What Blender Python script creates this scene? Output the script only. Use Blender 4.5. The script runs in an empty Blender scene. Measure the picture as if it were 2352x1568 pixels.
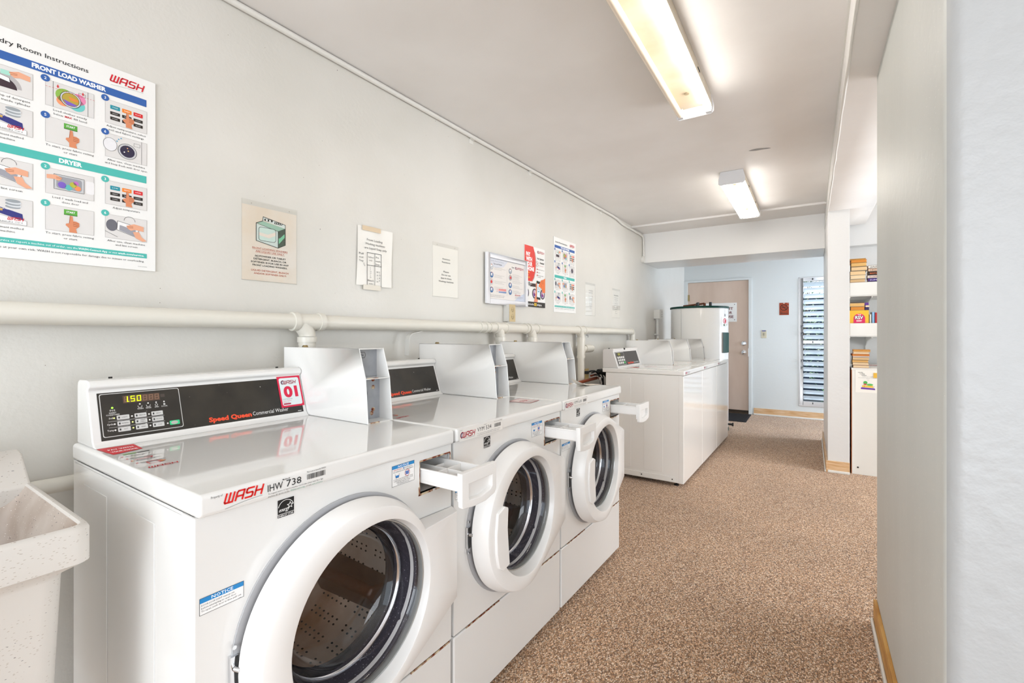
import bpy, bmesh, math, random
from mathutils import Vector, Matrix

S = bpy.context.scene
COL = S.collection
random.seed(11)
PI = math.pi

# ------------------------------------------------------------ camera
cam_d = bpy.data.cameras.new('camera')
cam = bpy.data.objects.new('camera', cam_d)
COL.objects.link(cam)
cam.location = (0, 0, 1.2)
cam.rotation_euler = (PI / 2, 0, math.radians(32.75))
cam_d.sensor_width = 36.0
cam_d.lens = 1065 / 2352 * 36
cam_d.shift_y = -18 / 2352
cam_d.clip_start = 0.02
S.camera = cam

# ------------------------------------------------------------ view, world, daylight
S.view_settings.view_transform = 'Standard'
S.view_settings.look = 'None'
S.view_settings.gamma = 1
S.view_settings.use_curve_mapping = False
S.view_settings.exposure = 0.53
W = bpy.data.worlds.new('sky')
S.world = W
W.use_nodes = True
W.node_tree.nodes['Background'].inputs[0].default_value = (0.80, 0.90, 1.0, 1)
W.node_tree.nodes['Background'].inputs[1].default_value = 2.2


def area(name, loc, rot, sx, sy, power, col):
    d = bpy.data.lights.new(name, 'AREA')
    d.shape = 'RECTANGLE'; d.size = sx; d.size_y = sy; d.energy = power; d.color = col
    o = bpy.data.objects.new(name, d); COL.objects.link(o)
    o.location = loc; o.rotation_euler = rot
    return o


# daylight entering by the open doorway and the windows behind the camera, by the windows of the
# library side room and by the louvred window in the end wall; the near and far side fill lamps are added
area('daylight_doorway', (-0.75, -2.75, 1.25), (-PI / 2, 0, PI), 2.2, 2.1, 52, (0.92, 0.96, 1.0))
area('fill_near_side', (3.1, -.7, 1.45), (0, PI / 2, 0), 1.3, 2.4, 22, (0.97, 0.98, 1.0))  # added fill lamp, no known source, lights washer fronts and left wall
area('daylight_side_room', (3.1, 3.9, 1.3), (0, PI / 2, 0), 1.9, 2.2, 50, (0.95, 0.97, 1.0))
area('fill_far_side', (3.1, 6.95, 1.25), (0, PI / 2, 0), 1.9, 1.3, 80, (0.72, 0.84, 1.0))  # fill lamp added to brighten the far end, its window is made up
sd = bpy.data.lights.new('sun', 'SUN'); sd.energy = 2.2; sd.angle = math.radians(1.0); sd.color = (1.0, .97, .92)
so = bpy.data.objects.new('sun', sd); COL.objects.link(so)
so.rotation_euler = Vector((.35, -.55, -.75)).to_track_quat('-Z', 'Y').to_euler()

TUBE_POWER = 13.5


# ------------------------------------------------------------ colour and materials
def lin(c):
    if isinstance(c, str):
        c = [int(c[i:i + 2], 16) / 255 for i in (0, 2, 4)]
        c = [x / 12.92 if x <= 0.04045 else ((x + 0.055) / 1.055) ** 2.4 for x in c]
    return (c[0], c[1], c[2], 1)


MATS = {}


def mat(name, col='cccccc', rough=0.5, metal=0.0, coat=0.0, emit=0, spec=0.5, bump=None, trans=0, alpha=None):
    if name in MATS:
        return MATS[name]
    m = bpy.data.materials.new(name); m.use_nodes = True
    nt = m.node_tree; b = nt.nodes['Principled BSDF']
    b.inputs['Base Color'].default_value = lin(col)
    b.inputs['Roughness'].default_value = rough
    b.inputs['Metallic'].default_value = metal
    b.inputs['Coat Weight'].default_value = coat
    b.inputs['Coat Roughness'].default_value = 0.04
    b.inputs['Specular IOR Level'].default_value = spec
    if trans:
        b.inputs['Transmission Weight'].default_value = trans
    if emit:
        b.inputs['Emission Color'].default_value = lin(col)
        b.inputs['Emission Strength'].default_value = emit
    if bump:
        scale, strength, dist = bump
        tc = nt.nodes.new('ShaderNodeTexCoord')
        n = nt.nodes.new('ShaderNodeTexNoise'); n.inputs['Scale'].default_value = scale
        n.inputs['Detail'].default_value = 4
        bp = nt.nodes.new('ShaderNodeBump'); bp.inputs['Strength'].default_value = strength
        bp.inputs['Distance'].default_value = dist
        nt.links.new(tc.outputs['Object'], n.inputs['Vector'])
        nt.links.new(n.outputs['Fac'], bp.inputs['Height'])
        nt.links.new(bp.outputs['Normal'], b.inputs['Normal'])
    MATS[name] = m
    return m


def nodes(m):
    nt = m.node_tree
    return nt, nt.nodes, nt.links, nt.nodes['Principled BSDF']


def speckle(m, base, specks, coord='Object', stretch=(1, 1, 1)):
    """specks: list of (voronoi scale, threshold, colour, noise gate)"""
    nt, N, L, b = nodes(m)
    tc = N.new('ShaderNodeTexCoord')
    mp = N.new('ShaderNodeMapping'); mp.inputs['Scale'].default_value = stretch
    L.new(tc.outputs[coord], mp.inputs['Vector'])
    cur = None
    for i, (sc, th, col, gate) in enumerate(specks):
        v = N.new('ShaderNodeTexVoronoi'); v.inputs['Scale'].default_value = sc
        L.new(mp.outputs[0], v.inputs['Vector'])
        lt = N.new('ShaderNodeMath'); lt.operation = 'LESS_THAN'; lt.inputs[1].default_value = th
        L.new(v.outputs['Distance'], lt.inputs[0])
        sep = N.new('ShaderNodeSeparateColor'); L.new(v.outputs['Color'], sep.inputs[0])
        gt = N.new('ShaderNodeMath'); gt.operation = 'GREATER_THAN'; gt.inputs[1].default_value = gate
        L.new(sep.outputs[0], gt.inputs[0])
        mu = N.new('ShaderNodeMath'); mu.operation = 'MULTIPLY'
        L.new(lt.outputs[0], mu.inputs[0]); L.new(gt.outputs[0], mu.inputs[1])
        mx = N.new('ShaderNodeMix'); mx.data_type = 'RGBA'
        L.new(mu.outputs[0], mx.inputs['Factor'])
        if cur is None:
            if isinstance(base, (str, tuple)):
                mx.inputs['A'].default_value = lin(base)
            else:
                L.new(base, mx.inputs['A'])
        else:
            L.new(cur, mx.inputs['A'])
        mx.inputs['B'].default_value = lin(col)
        cur = mx.outputs['Result']
    L.new(cur, b.inputs['Base Color'])
    return m


def mottled(m, c1, c2, scale, detail=4, lo=0.35, hi=0.65, coord='Object', stretch=(1, 1, 1)):
    nt, N, L, b = nodes(m)
    tc = N.new('ShaderNodeTexCoord')
    mp = N.new('ShaderNodeMapping'); mp.inputs['Scale'].default_value = stretch
    L.new(tc.outputs[coord], mp.inputs['Vector'])
    n = N.new('ShaderNodeTexNoise'); n.inputs['Scale'].default_value = scale
    n.inputs['Detail'].default_value = detail
    L.new(mp.outputs[0], n.inputs['Vector'])
    r = N.new('ShaderNodeValToRGB')
    r.color_ramp.elements[0].position = lo; r.color_ramp.elements[0].color = lin(c1)
    r.color_ramp.elements[1].position = hi; r.color_ramp.elements[1].color = lin(c2)
    L.new(n.outputs['Fac'], r.inputs['Fac'])
    L.new(r.outputs['Color'], b.inputs['Base Color'])
    return r.outputs['Color']


PAINT = mat('wall_paint', 'dedad3', 0.33, bump=(55, 0.22, 0.004))
c = mottled(PAINT, 'd5d2ca', 'dbd8d1', 2.2)
speckle(PAINT, c, [(9, 0.02, '6c6257', 0.6), (23, 0.03, '8b8173', 0.8)])
PAINT_R = mat('passage_paint', 'cfcbc1', 0.42, bump=(28, 0.35, 0.004))
c = mottled(PAINT_R, 'c6c7c2', 'd1d2cd', 2.0, stretch=(1, 1, .25))
speckle(PAINT_R, c, [(16, 0.03, 'f4f2ec', 0.8), (60, .1, 'e6e5e0', .93)])
PAINT_W = mat('white_wall_paint', 'dcdbd9', 0.3, bump=(30, 0.3, 0.004))
CEIL = mat('ceiling_paint', 'e8e4de', 0.5, bump=(18, 0.3, 0.004))
mottled(CEIL, 'e7e3df', 'eeebe8', 1.6)
GREYW = mat('end_wall_paint', 'd9dddc', 0.3, bump=(40, 0.2, 0.003))
TRIMW = mat('trim_paint', 'e2e0da', 0.35)
ENAMEL = mat('white_enamel', 'e9e8e5', 0.09, coat=0.5, bump=(9, 0.05, 0.002))
ENAMEL2 = mat('cream_enamel', 'f5f3ef', 0.13, coat=0.4, bump=(7, 0.06, 0.003))
PLASTIC = mat('white_plastic', 'efedea', 0.25)
PLASTIC2 = mat('grey_plastic', 'b4b4b6', 0.4)
DARK = mat('dark_gap', '15130f', 0.7)
BLACK = mat('black_rubber', '0c0c0d', 0.45)
CHROME = mat('chrome', 'd9dbde', 0.12, metal=1)
BRASS = mat('brass_lock', '8e7d58', 0.35, metal=1)
COPPER = mat('copper_pipe_metal', '9c4a2c', 0.35, metal=.6)
ALU = mat('aluminium', 'c9c9ca', 0.35, metal=.85)
PVC = mat('painted_pipe', 'dedacf', 0.3, bump=(30, 0.1, 0.002))
OVERLAY = mat('console_overlay', '2a2723', 0.3)
c = mottled(OVERLAY, '24211d', '36312a', 9)
speckle(OVERLAY, c, [(45, 0.06, 'cfcac2', 0.93), (110, 0.08, '8f877c', 0.9)])
STEEL = mat('drum_steel', '948a7e', 0.3, metal=.35)
c = mottled(STEEL, 'a07a58', 'efe6da', 4, lo=.3, hi=.6)
BAFFLE = mat('drum_baffle', '5a341c', 0.3)
GASKET = mat('door_boot_rubber', '2d2a33', 0.3)
speckle(GASKET, '413e46', [(160, .16, 'b9b4c2', .72), (330, .2, '8d889a', .6)])
RUST = mat('rusted_edge', 'b05f1c', 0.75)
mottled(RUST, '7a2f0c', 'd9c8a8', 60, lo=.42, hi=.62)
COINGREY = mat('coin_slide_metal', 'a2a4a8', 0.35, metal=.3)
mottled(COINGREY, '9a9da2', 'adafb3', 20)
SINK = mat('terrazzo_tub', 'e2dcd3', 0.45)
speckle(SINK, 'd2cdc6', [(120, .13, '9a9694', .7), (300, .22, 'b5ab9f', .65), (170, .10, '55555c', .85), (190, .08, 'a34a3a', .985)], stretch=(.45, .45, 1.3))
SINKIN = mat('terrazzo_tub_stained', 'b9aca0', 0.5)
c = mottled(SINKIN, '9b8777', 'c6bcb2', 5)
speckle(SINKIN, c, [(120, .15, '6a6462', .7), (260, .2, 'dcd6cf', .8), (150, .11, '3a3638', .84), (160, .09, 'a3442c', .975)], stretch=(.6, .6, 1.3))
OAK = mat('baseboard_wood', 'd8b184', 0.5)
mottled(OAK, 'c99a66', 'e2c19a', 7, stretch=(1, 1, 12))
OAK2 = mat('side_baseboard_wood', 'c38a3c', 0.5)
mottled(OAK2, 'b47a2c', 'd3a052', 7, stretch=(1, 1, 12))
DOORM = mat('tan_door_paint', 'd4bcaa', 0.45, bump=(60, .15, .003))
mottled(DOORM, 'ceb6a4', 'd8c2b1', 4, stretch=(1, 1, .3))
GREEN = mat('dark_green_enamel', '0c4036', 0.45, spec=.25)
TANKW = mat('tank_enamel', 'f5f3ef', 0.14, coat=.4)
PAPER = mat('paper', 'efece5', 0.6)
PAPER2 = mat('aged_paper', 'e8dfd3', 0.6)
mottled(PAPER2, 'e6d8c6', 'eae3da', 7)
FOAM = mat('white_sign_board', 'f0efec', 0.3)
BEIGE = mat('beige_plastic', 'c8b48a', 0.4)
MATBLK = mat('doormat_rubber', '141318', 0.85, bump=(200, .6, .003))

ACR = bpy.data.materials.new('clear_acrylic'); ACR.use_nodes = True
GLASS = bpy.data.materials.new('door_glass'); GLASS.use_nodes = True
for m, tint, base in ((ACR, (0.985, 0.985, 0.98, 1), 0.015), (GLASS, (0.96, 0.96, 0.975, 1), 0.05)):
    nt = m.node_tree; nt.nodes.clear()
    out = nt.nodes.new('ShaderNodeOutputMaterial')
    tr = nt.nodes.new('ShaderNodeBsdfTransparent'); tr.inputs[0].default_value = tint
    gl = nt.nodes.new('ShaderNodeBsdfGlossy'); gl.inputs['Roughness'].default_value = 0.03
    lw = nt.nodes.new('ShaderNodeLayerWeight'); lw.inputs['Blend'].default_value = .5
    fr = nt.nodes.new('ShaderNodeMath'); fr.operation = 'POWER'; fr.inputs[1].default_value = 4
    nt.links.new(lw.outputs['Facing'], fr.inputs[0])
    ad = nt.nodes.new('ShaderNodeMath'); ad.operation = 'MULTIPLY_ADD'; ad.inputs[1].default_value = .8; ad.inputs[2].default_value = base
    ad.use_clamp = True
    mx = nt.nodes.new('ShaderNodeMixShader')
    nt.links.new(fr.outputs[0], ad.inputs[0]); nt.links.new(ad.outputs[0], mx.inputs[0])
    nt.links.new(tr.outputs[0], mx.inputs[1]); nt.links.new(gl.outputs[0], mx.inputs[2])
    nt.links.new(mx.outputs[0], out.inputs[0])

# louvre blades: pale frosted glass that passes daylight
LOUV = bpy.data.materials.new('frosted_louvre_glass'); LOUV.use_nodes = True
nt = LOUV.node_tree; nt.nodes.clear()
out = nt.nodes.new('ShaderNodeOutputMaterial')
tl = nt.nodes.new('ShaderNodeBsdfTranslucent'); tl.inputs[0].default_value = (0.86, 0.92, .97, 1)
df = nt.nodes.new('ShaderNodeBsdfDiffuse'); df.inputs[0].default_value = (0.84, 0.89, .93, 1)
gl = nt.nodes.new('ShaderNodeBsdfGlossy'); gl.inputs['Roughness'].default_value = .15
m1 = nt.nodes.new('ShaderNodeMixShader'); m1.inputs[0].default_value = .4
m2 = nt.nodes.new('ShaderNodeMixShader'); m2.inputs[0].default_value = .1
nt.links.new(tl.outputs[0], m1.inputs[1]); nt.links.new(df.outputs[0], m1.inputs[2])
nt.links.new(m1.outputs[0], m2.inputs[1]); nt.links.new(gl.outputs[0], m2.inputs[2])
nt.links.new(m2.outputs[0], out.inputs[0])

# carpet: short loops in browns
CARPET = bpy.data.materials.new('loop_pile_carpet'); CARPET.use_nodes = True
nt, N, L, b = nodes(CARPET)
b.inputs['Roughness'].default_value = 0.95
b.inputs['Specular IOR Level'].default_value = .15
b.inputs['Sheen Weight'].default_value = .25
tc = N.new('ShaderNodeTexCoord')
mp = N.new('ShaderNodeMapping'); mp.inputs['Scale'].default_value = (1.0, .62, 1)
mp.inputs['Rotation'].default_value = (0, 0, .03)
L.new(tc.outputs['Object'], mp.inputs['Vector'])
v = N.new('ShaderNodeTexVoronoi'); v.inputs['Scale'].default_value = 250; v.inputs['Randomness'].default_value = .72
L.new(mp.outputs[0], v.inputs['Vector'])
sp = N.new('ShaderNodeSeparateColor'); L.new(v.outputs['Color'], sp.inputs[0])
n1 = N.new('ShaderNodeTexNoise'); n1.inputs['Scale'].default_value = 120; n1.inputs['Detail'].default_value = 3
L.new(mp.outputs[0], n1.inputs['Vector'])
ma = N.new('ShaderNodeMath'); ma.operation = 'MULTIPLY_ADD'; ma.inputs[1].default_value = .72
L.new(sp.outputs[0], ma.inputs[0])
ms = N.new('ShaderNodeMath'); ms.operation = 'MULTIPLY'; ms.inputs[1].default_value = .32
L.new(n1.outputs['Fac'], ms.inputs[0]); L.new(ms.outputs[0], ma.inputs[2])
cr = N.new('ShaderNodeValToRGB'); e = cr.color_ramp.elements
e[0].position = .14; e[0].color = lin('75503a')
e[1].position = .86; e[1].color = lin('ffe6cc')
for p, cc in ((.3, 'ad8058'), (.5, 'd5a67c'), (.68, 'eac29c')):
    q = e.new(p); q.color = lin(cc)
L.new(ma.outputs[0], cr.inputs['Fac'])
n2 = N.new('ShaderNodeTexNoise'); n2.inputs['Scale'].default_value = 1.4; n2.inputs['Detail'].default_value = 3
L.new(tc.outputs['Object'], n2.inputs['Vector'])
hr = N.new('ShaderNodeMapRange'); hr.inputs['From Min'].default_value = .3; hr.inputs['From Max'].default_value = .7
hr.inputs['To Min'].default_value = .86; hr.inputs['To Max'].default_value = 1.08
L.new(n2.outputs['Fac'], hr.inputs['Value'])
vm = N.new('ShaderNodeVectorMath'); vm.operation = 'SCALE'
L.new(cr.outputs['Color'], vm.inputs[0]); L.new(hr.outputs[0], vm.inputs['Scale'])
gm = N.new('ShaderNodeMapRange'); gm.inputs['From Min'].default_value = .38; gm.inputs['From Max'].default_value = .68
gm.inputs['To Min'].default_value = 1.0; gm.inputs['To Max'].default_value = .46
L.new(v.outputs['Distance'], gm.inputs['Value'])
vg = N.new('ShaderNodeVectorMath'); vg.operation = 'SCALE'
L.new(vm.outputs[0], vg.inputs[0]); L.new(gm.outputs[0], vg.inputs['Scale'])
sx = N.new('ShaderNodeSeparateXYZ'); L.new(tc.outputs['Object'], sx.inputs[0])
sn = []
for ax_, kf in (('X', 2 * PI / .026), ('Y', 2 * PI / .034)):
    m0 = N.new('ShaderNodeMath'); m0.operation = 'MULTIPLY'; m0.inputs[1].default_value = kf
    L.new(sx.outputs[ax_], m0.inputs[0])
    m1_ = N.new('ShaderNodeMath'); m1_.operation = 'SINE'; L.new(m0.outputs[0], m1_.inputs[0]); sn.append(m1_)
mm = N.new('ShaderNodeMath'); mm.operation = 'MULTIPLY'; L.new(sn[0].outputs[0], mm.inputs[0]); L.new(sn[1].outputs[0], mm.inputs[1])
mw = N.new('ShaderNodeMath'); mw.operation = 'MULTIPLY_ADD'; mw.inputs[1].default_value = .13; mw.inputs[2].default_value = 1.0
L.new(mm.outputs[0], mw.inputs[0])
vw = N.new('ShaderNodeVectorMath'); vw.operation = 'SCALE'
L.new(vg.outputs[0], vw.inputs[0]); L.new(mw.outputs[0], vw.inputs['Scale'])
L.new(vw.outputs[0], b.inputs['Base Color'])
bp = N.new('ShaderNodeBump'); bp.inputs['Strength'].default_value = .8; bp.inputs['Distance'].default_value = .004
bp.invert = True
L.new(v.outputs['Distance'], bp.inputs['Height']); L.new(bp.outputs[0], b.inputs['Normal'])


def ink(hexc, rough=.45):
    return mat('ink_' + hexc, hexc, rough)


# ------------------------------------------------------------ mesh building
class MB:
    def __init__(s):
        s.v = []; s.f = []; s.m = []; s.g = []

    def add(s, vs, fs, m=0, X=None):
        o = len(s.v); s.g.append((len(s.v), len(s.f)))
        s.v += [tuple(X @ Vector(p)) if X else tuple(p) for p in vs]
        s.f += [tuple(i + o for i in f) for f in fs]
        s.m += [m] * len(fs)
        return s

    def box(s, a, b, m=0, X=None):
        (x0, y0, z0), (x1, y1, z1) = a, b
        return s.add([(x0, y0, z0), (x1, y0, z0), (x1, y1, z0), (x0, y1, z0), (x0, y0, z1), (x1, y0, z1), (x1, y1, z1), (x0, y1, z1)],
                     [(3, 2, 1, 0), (4, 5, 6, 7), (0, 1, 5, 4), (1, 2, 6, 5), (2, 3, 7, 6), (3, 0, 4, 7)], m, X)

    def prism(s, poly, ax, a, b, m=0, X=None):
        """extrude a 2-D polygon along axis ax; poly coordinates are the two other axes in order"""
        def P(p, t):
            if ax == 'x': return (t, p[0], p[1])
            if ax == 'y': return (p[0], t, p[1])
            return (p[0], p[1], t)
        n = len(poly)
        vs = [P(p, a) for p in poly] + [P(p, b) for p in poly]
        fs = [tuple(range(n))[::-1], tuple(range(n, 2 * n))] + [(i, (i + 1) % n, n + (i + 1) % n, n + i) for i in range(n)]
        return s.add(vs, fs, m, X)

    def cyl(s, p0, p1, r0, r1=None, n=20, m=0, X=None, cap=True):
        r1 = r0 if r1 is None else r1
        p0, p1 = Vector(p0), Vector(p1)
        d = (p1 - p0).normalized()
        a = d.orthogonal().normalized(); c = d.cross(a)
        vs = [p + (a * math.cos(2 * PI * i / n) + c * math.sin(2 * PI * i / n)) * r for p, r in ((p0, r0), (p1, r1)) for i in range(n)]
        fs = [(i, (i + 1) % n, n + (i + 1) % n, n + i) for i in range(n)]
        if cap: fs += [tuple(range(n))[::-1], tuple(range(n, 2 * n))]
        return s.add(vs, fs, m, X)

    def tube(s, pts, r, n=12, m=0, X=None, cap=True):
        pts = [Vector(p) for p in pts]
        up = None; rings = []
        for i, p in enumerate(pts):
            d = (pts[min(i + 1, len(pts) - 1)] - pts[max(i - 1, 0)]).normalized()
            if up is None: up = d.orthogonal().normalized()
            up = (up - d * up.dot(d)).normalized()
            c = d.cross(up)
            rr = r[i] if isinstance(r, (list, tuple)) else r
            rings.append([p + (up * math.cos(2 * PI * k / n) + c * math.sin(2 * PI * k / n)) * rr for k in range(n)])
        vs = [q for g in rings for q in g]
        fs = [(i * n + k, i * n + (k + 1) % n, (i + 1) * n + (k + 1) % n, (i + 1) * n + k) for i in range(len(pts) - 1) for k in range(n)]
        if cap: fs += [tuple(range(n))[::-1], tuple(range((len(pts) - 1) * n, len(pts) * n))]
        return s.add(vs, fs, m, X)

    def lathe(s, prof, c, n=48, m=0, X=None, axis='x', a0=0, a1=2 * PI):
        """prof = [(radius, height along axis)]"""
        full = abs(a1 - a0 - 2 * PI) < 1e-6
        k = n if full else n + 1
        vs = []
        for (r, h) in prof:
            for i in range(k):
                t = a0 + (a1 - a0) * i / n
                u, w = r * math.cos(t), r * math.sin(t)
                if axis == 'x': vs.append((c[0] + h, c[1] + u, c[2] + w))
                else: vs.append((c[0] + u, c[1] + w, c[2] + h))
        fs = []
        for j in range(len(prof) - 1):
            for i in range(n):
                i2 = (i + 1) % k if full else i + 1
                fs.append((j * k + i, j * k + i2, (j + 1) * k + i2, (j + 1) * k + i))
        return s.add(vs, fs, m, X)

    def build_each(s, name, mats, parent=None, **k):
        """every added shape becomes a part of its own"""
        ends = s.g[1:] + [(len(s.v), len(s.f))]
        for (v0, f0), (v1, f1) in zip(s.g, ends):
            q = MB(); q.v = s.v[v0:v1]; q.f = [tuple(i - v0 for i in f) for f in s.f[f0:f1]]; q.m = s.m[f0:f1]
            q.build(name, mats, parent, **k)

    def build(s, name, mats, parent=None, bevel=0, seg=2, smooth=True, ang=38, label=None, kind=None):
        if not isinstance(mats, (list, tuple)): mats = [mats]
        me = bpy.data.meshes.new(name)
        me.from_pydata(s.v, [], s.f)
        for m in mats: me.materials.append(m)
        me.polygons.foreach_set('material_index', s.m)
        bm = bmesh.new(); bm.from_mesh(me)
        bmesh.ops.remove_doubles(bm, verts=bm.verts, dist=1e-6)
        bmesh.ops.recalc_face_normals(bm, faces=bm.faces)
        if bevel:
            es = [e for e in bm.edges if len(e.link_faces) == 2 and e.calc_face_angle(0) > math.radians(40)]
            bmesh.ops.bevel(bm, geom=es, offset=bevel, segments=seg, affect='EDGES', profile=.5, clamp_overlap=True)
        bm.to_mesh(me); bm.free()
        if smooth:
            me.polygons.foreach_set('use_smooth', [True] * len(me.polygons))
            me.set_sharp_from_angle(angle=math.radians(ang))
        o = bpy.data.objects.new(name, me); COL.objects.link(o)
        if parent: o.parent = parent
        if bevel:
            w = o.modifiers.new('wn', 'WEIGHTED_NORMAL'); w.keep_sharp = True
        if label: o['label'] = label
        if kind: o['kind'] = kind
        return o


# ------------------------------------------------------------ flat print
_T = {}


def glyphs(s, bold, res):
    k = (s, bold, res)
    if k not in _T:
        cu = bpy.data.curves.new('t', 'FONT'); cu.body = s; cu.size = 1
        cu.resolution_u = res; cu.offset = bold
        o = bpy.data.objects.new('t', cu); COL.objects.link(o)
        me = bpy.data.meshes.new_from_object(o.evaluated_get(bpy.context.evaluated_depsgraph_get()))
        vs = [(p.co.x, p.co.y) for p in me.vertices]; fs = [tuple(p.vertices) for p in me.polygons]
        bpy.data.meshes.remove(me); bpy.data.objects.remove(o); bpy.data.curves.remove(cu)
        _T[k] = (vs, fs)
    return _T[k]


_H = [0]


def caph():
    if not _H[0]:
        _H[0] = max(v[1] for v in glyphs('H', 0, 2)[0])
    return _H[0]


class Print:
    def __init__(s, o=(0, 0, 0), U=(0, 1, 0), V=(0, 0, 1), N=(1, 0, 0), eps=.0004):
        s.o = Vector(o); s.U = Vector(U); s.V = Vector(V); s.N = Vector(N); s.eps = eps
        s.mb = MB(); s.mats = []

    def mi(s, c):
        m = c if isinstance(c, bpy.types.Material) else ink(c)
        if m not in s.mats: s.mats.append(m)
        return s.mats.index(m)

    def P(s, p, l):
        return s.o + s.U * p[0] + s.V * p[1] + s.N * (s.eps + l * .00018)

    def poly(s, pts, c, l=1):
        s.mb.add([s.P(p, l) for p in pts], [tuple(range(len(pts)))], s.mi(c)); return s

    def rect(s, x0, y0, x1, y1, c, l=1):
        return s.poly([(x0, y0), (x1, y0), (x1, y1), (x0, y1)], c, l)

    def frame(s, x0, y0, x1, y1, w, c, l=1):
        s.rect(x0, y0, x1, y0 + w, c, l); s.rect(x0, y1 - w, x1, y1, c, l)
        s.rect(x0, y0 + w, x0 + w, y1 - w, c, l); s.rect(x1 - w, y0 + w, x1, y1 - w, c, l); return s

    def disc(s, x, y, r, c, l=1, n=20, ry=None, a0=0, a1=2 * PI):
        ry = ry or r
        full = abs(a1 - a0) > 6.28
        return s.poly([(x + r * math.cos(a0 + (a1 - a0) * i / (n if full else n - 1)), y + ry * math.sin(a0 + (a1 - a0) * i / (n if full else n - 1))) for i in range(n)], c, l)

    def line(s, pts, w, c, l=1, close=False):
        if close: pts = list(pts) + [pts[0]]
        for a, b in zip(pts, pts[1:]):
            d = Vector((b[0] - a[0], b[1] - a[1]))
            if d.length == 0: continue
            n = Vector((-d.y, d.x)).normalized() * w / 2; e = d.normalized() * w * .35
            s.poly([(a[0] + n.x - e.x, a[1] + n.y - e.y), (a[0] - n.x - e.x, a[1] - n.y - e.y), (b[0] - n.x + e.x, b[1] - n.y + e.y), (b[0] + n.x + e.x, b[1] + n.y + e.y)], c, l)
        return s

    def ring(s, x, y, r, w, c, l=1, n=24, ry=None, a0=0, a1=2 * PI):
        ry = ry or r
        pts = [(x + r * math.cos(a0 + (a1 - a0) * i / n), y + ry * math.sin(a0 + (a1 - a0) * i / n)) for i in range(n + 1)]
        return s.line(pts, w, c, l)

    def rrect(s, x0, y0, x1, y1, r, c, l=1):
        pts = []
        for cx, cy, a in ((x1 - r, y0 + r, -90), (x1 - r, y1 - r, 0), (x0 + r, y1 - r, 90), (x0 + r, y0 + r, 180)):
            for k in range(5):
                t = math.radians(a + 22.5 * k); pts.append((cx + r * math.cos(t), cy + r * math.sin(t)))
        return s.poly(pts, c, l)

    def text(s, t, x, y, h, c='1a1a1a', l=2, al='L', bold=0, w=None, sx=1, shear=0, res=None, rot=0):
        res = res if res is not None else (1 if h < .006 else 2 if h < .02 else 4)
        vs, fs = glyphs(t, bold, res)
        if not vs: return s
        k = h / caph()
        x0 = min(v[0] for v in vs); x1 = max(v[0] for v in vs)
        kx = w / (x1 - x0) if w else k * sx
        ww = (x1 - x0) * kx
        ox = x - (0 if al == 'L' else ww / 2 if al == 'C' else ww)
        cr, sr = math.cos(rot), math.sin(rot)
        out = []
        for v in vs:
            a, b_ = (v[0] - x0) * kx + shear * v[1] * k, v[1] * k
            out.append(s.P((ox + a * cr - b_ * sr, y + a * sr + b_ * cr), l))
        s.mb.add(out, fs, s.mi(c)); return s

    def wash(s, x, y, w, h, c='e01b22', l=3, swoosh='5c6b6b', crest=False, sw=.2):
        """slanted block letters W A S H"""
        if crest:
            for k, cc, rr in ((0, c, 1.0), (1, '2b3f7a', .74), (2, '4a9fd0', .5)):
                s.ring(x + h * .75, y + h * .5, h * .62 * rr, h * .17 * (1 - .3 * k), cc, l, a0=math.radians(70), a1=math.radians(250))
            x += h * .75; w -= h * .75
        lw = w / 4.25; t = h * sw
        def X(px, py): return (x + px + py * .28, y + py)
        def ln(pts, o): s.line([X(o + a * lw, b_ * h) for a, b_ in pts], t, c, l)
        ln([(.0, 1), (.0, .12), (.08, 0), (.82, 0), (.82, 1)], 0); ln([(.41, 0), (.41, 1)], 0)
        ln([(.0, 0), (.0, .85), (.1, 1), (.74, 1), (.74, 0)], lw * 1.16); ln([(0, .42), (.74, .42)], lw * 1.16)
        ln([(.74, 1), (.1, 1), (0, .9), (0, .6), (.08, .5), (.66, .5), (.74, .4), (.74, .1), (.66, 0), (0, 0)], lw * 2.22)
        ln([(0, 0), (0, 1)], lw * 3.28); ln([(.74, 0), (.74, 1)], lw * 3.28); ln([(0, .5), (.74, .5)], lw * 3.28)
        if swoosh:
            s.line([(x + w * (.02 + .96 * k / 10), y - h * (.62 - .38 * math.sin(k / 10 * PI * .5))) for k in range(11)], h * .035, swoosh, l)
        return s

    def build(s, name, parent=None, label=None):
        me = bpy.data.meshes.new(name)
        me.from_pydata(s.mb.v, [], s.mb.f)
        for m in s.mats: me.materials.append(m)
        me.polygons.foreach_set('material_index', s.mb.m)
        o = bpy.data.objects.new(name, me); COL.objects.link(o)
        if parent: o.parent = parent
        if label: o['label'] = label
        return o


def tag(o, label, cat, group=None, kind=None):
    o['label'] = label; o['category'] = cat
    if group: o['group'] = group
    if kind: o['kind'] = kind
    return o


def thing(name, label, cat, loc=(0, 0, 0), rz=0, group=None):
    o = bpy.data.objects.new(name, None); COL.objects.link(o)
    o.empty_display_size = .1
    o.location = loc; o.rotation_euler = (0, 0, rz)
    return tag(o, label, cat, group)


# the left wall stands about one degree out of line with the rest; things along it use this frame
A = math.atan(.0165); OX = -1.822


def LW(x, y, z=0):
    c, s = math.cos(A), math.sin(A)
    return (OX + x * c + y * s, -x * s + y * c, z)


def lthing(name, label, cat, x, y, z=0, group=None):
    return thing(name, label, cat, LW(x, y, z), -A, group)


def place(o, x, y, z=0):
    o.location = LW(x, y, z); o.rotation_euler = (0, 0, -A)
    return o


# ------------------------------------------------------------ the setting
def struct(name, mb, m, label, cat, **k):
    o = mb.build(name, m, **k)
    return tag(o, label, cat, kind='structure')


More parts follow.
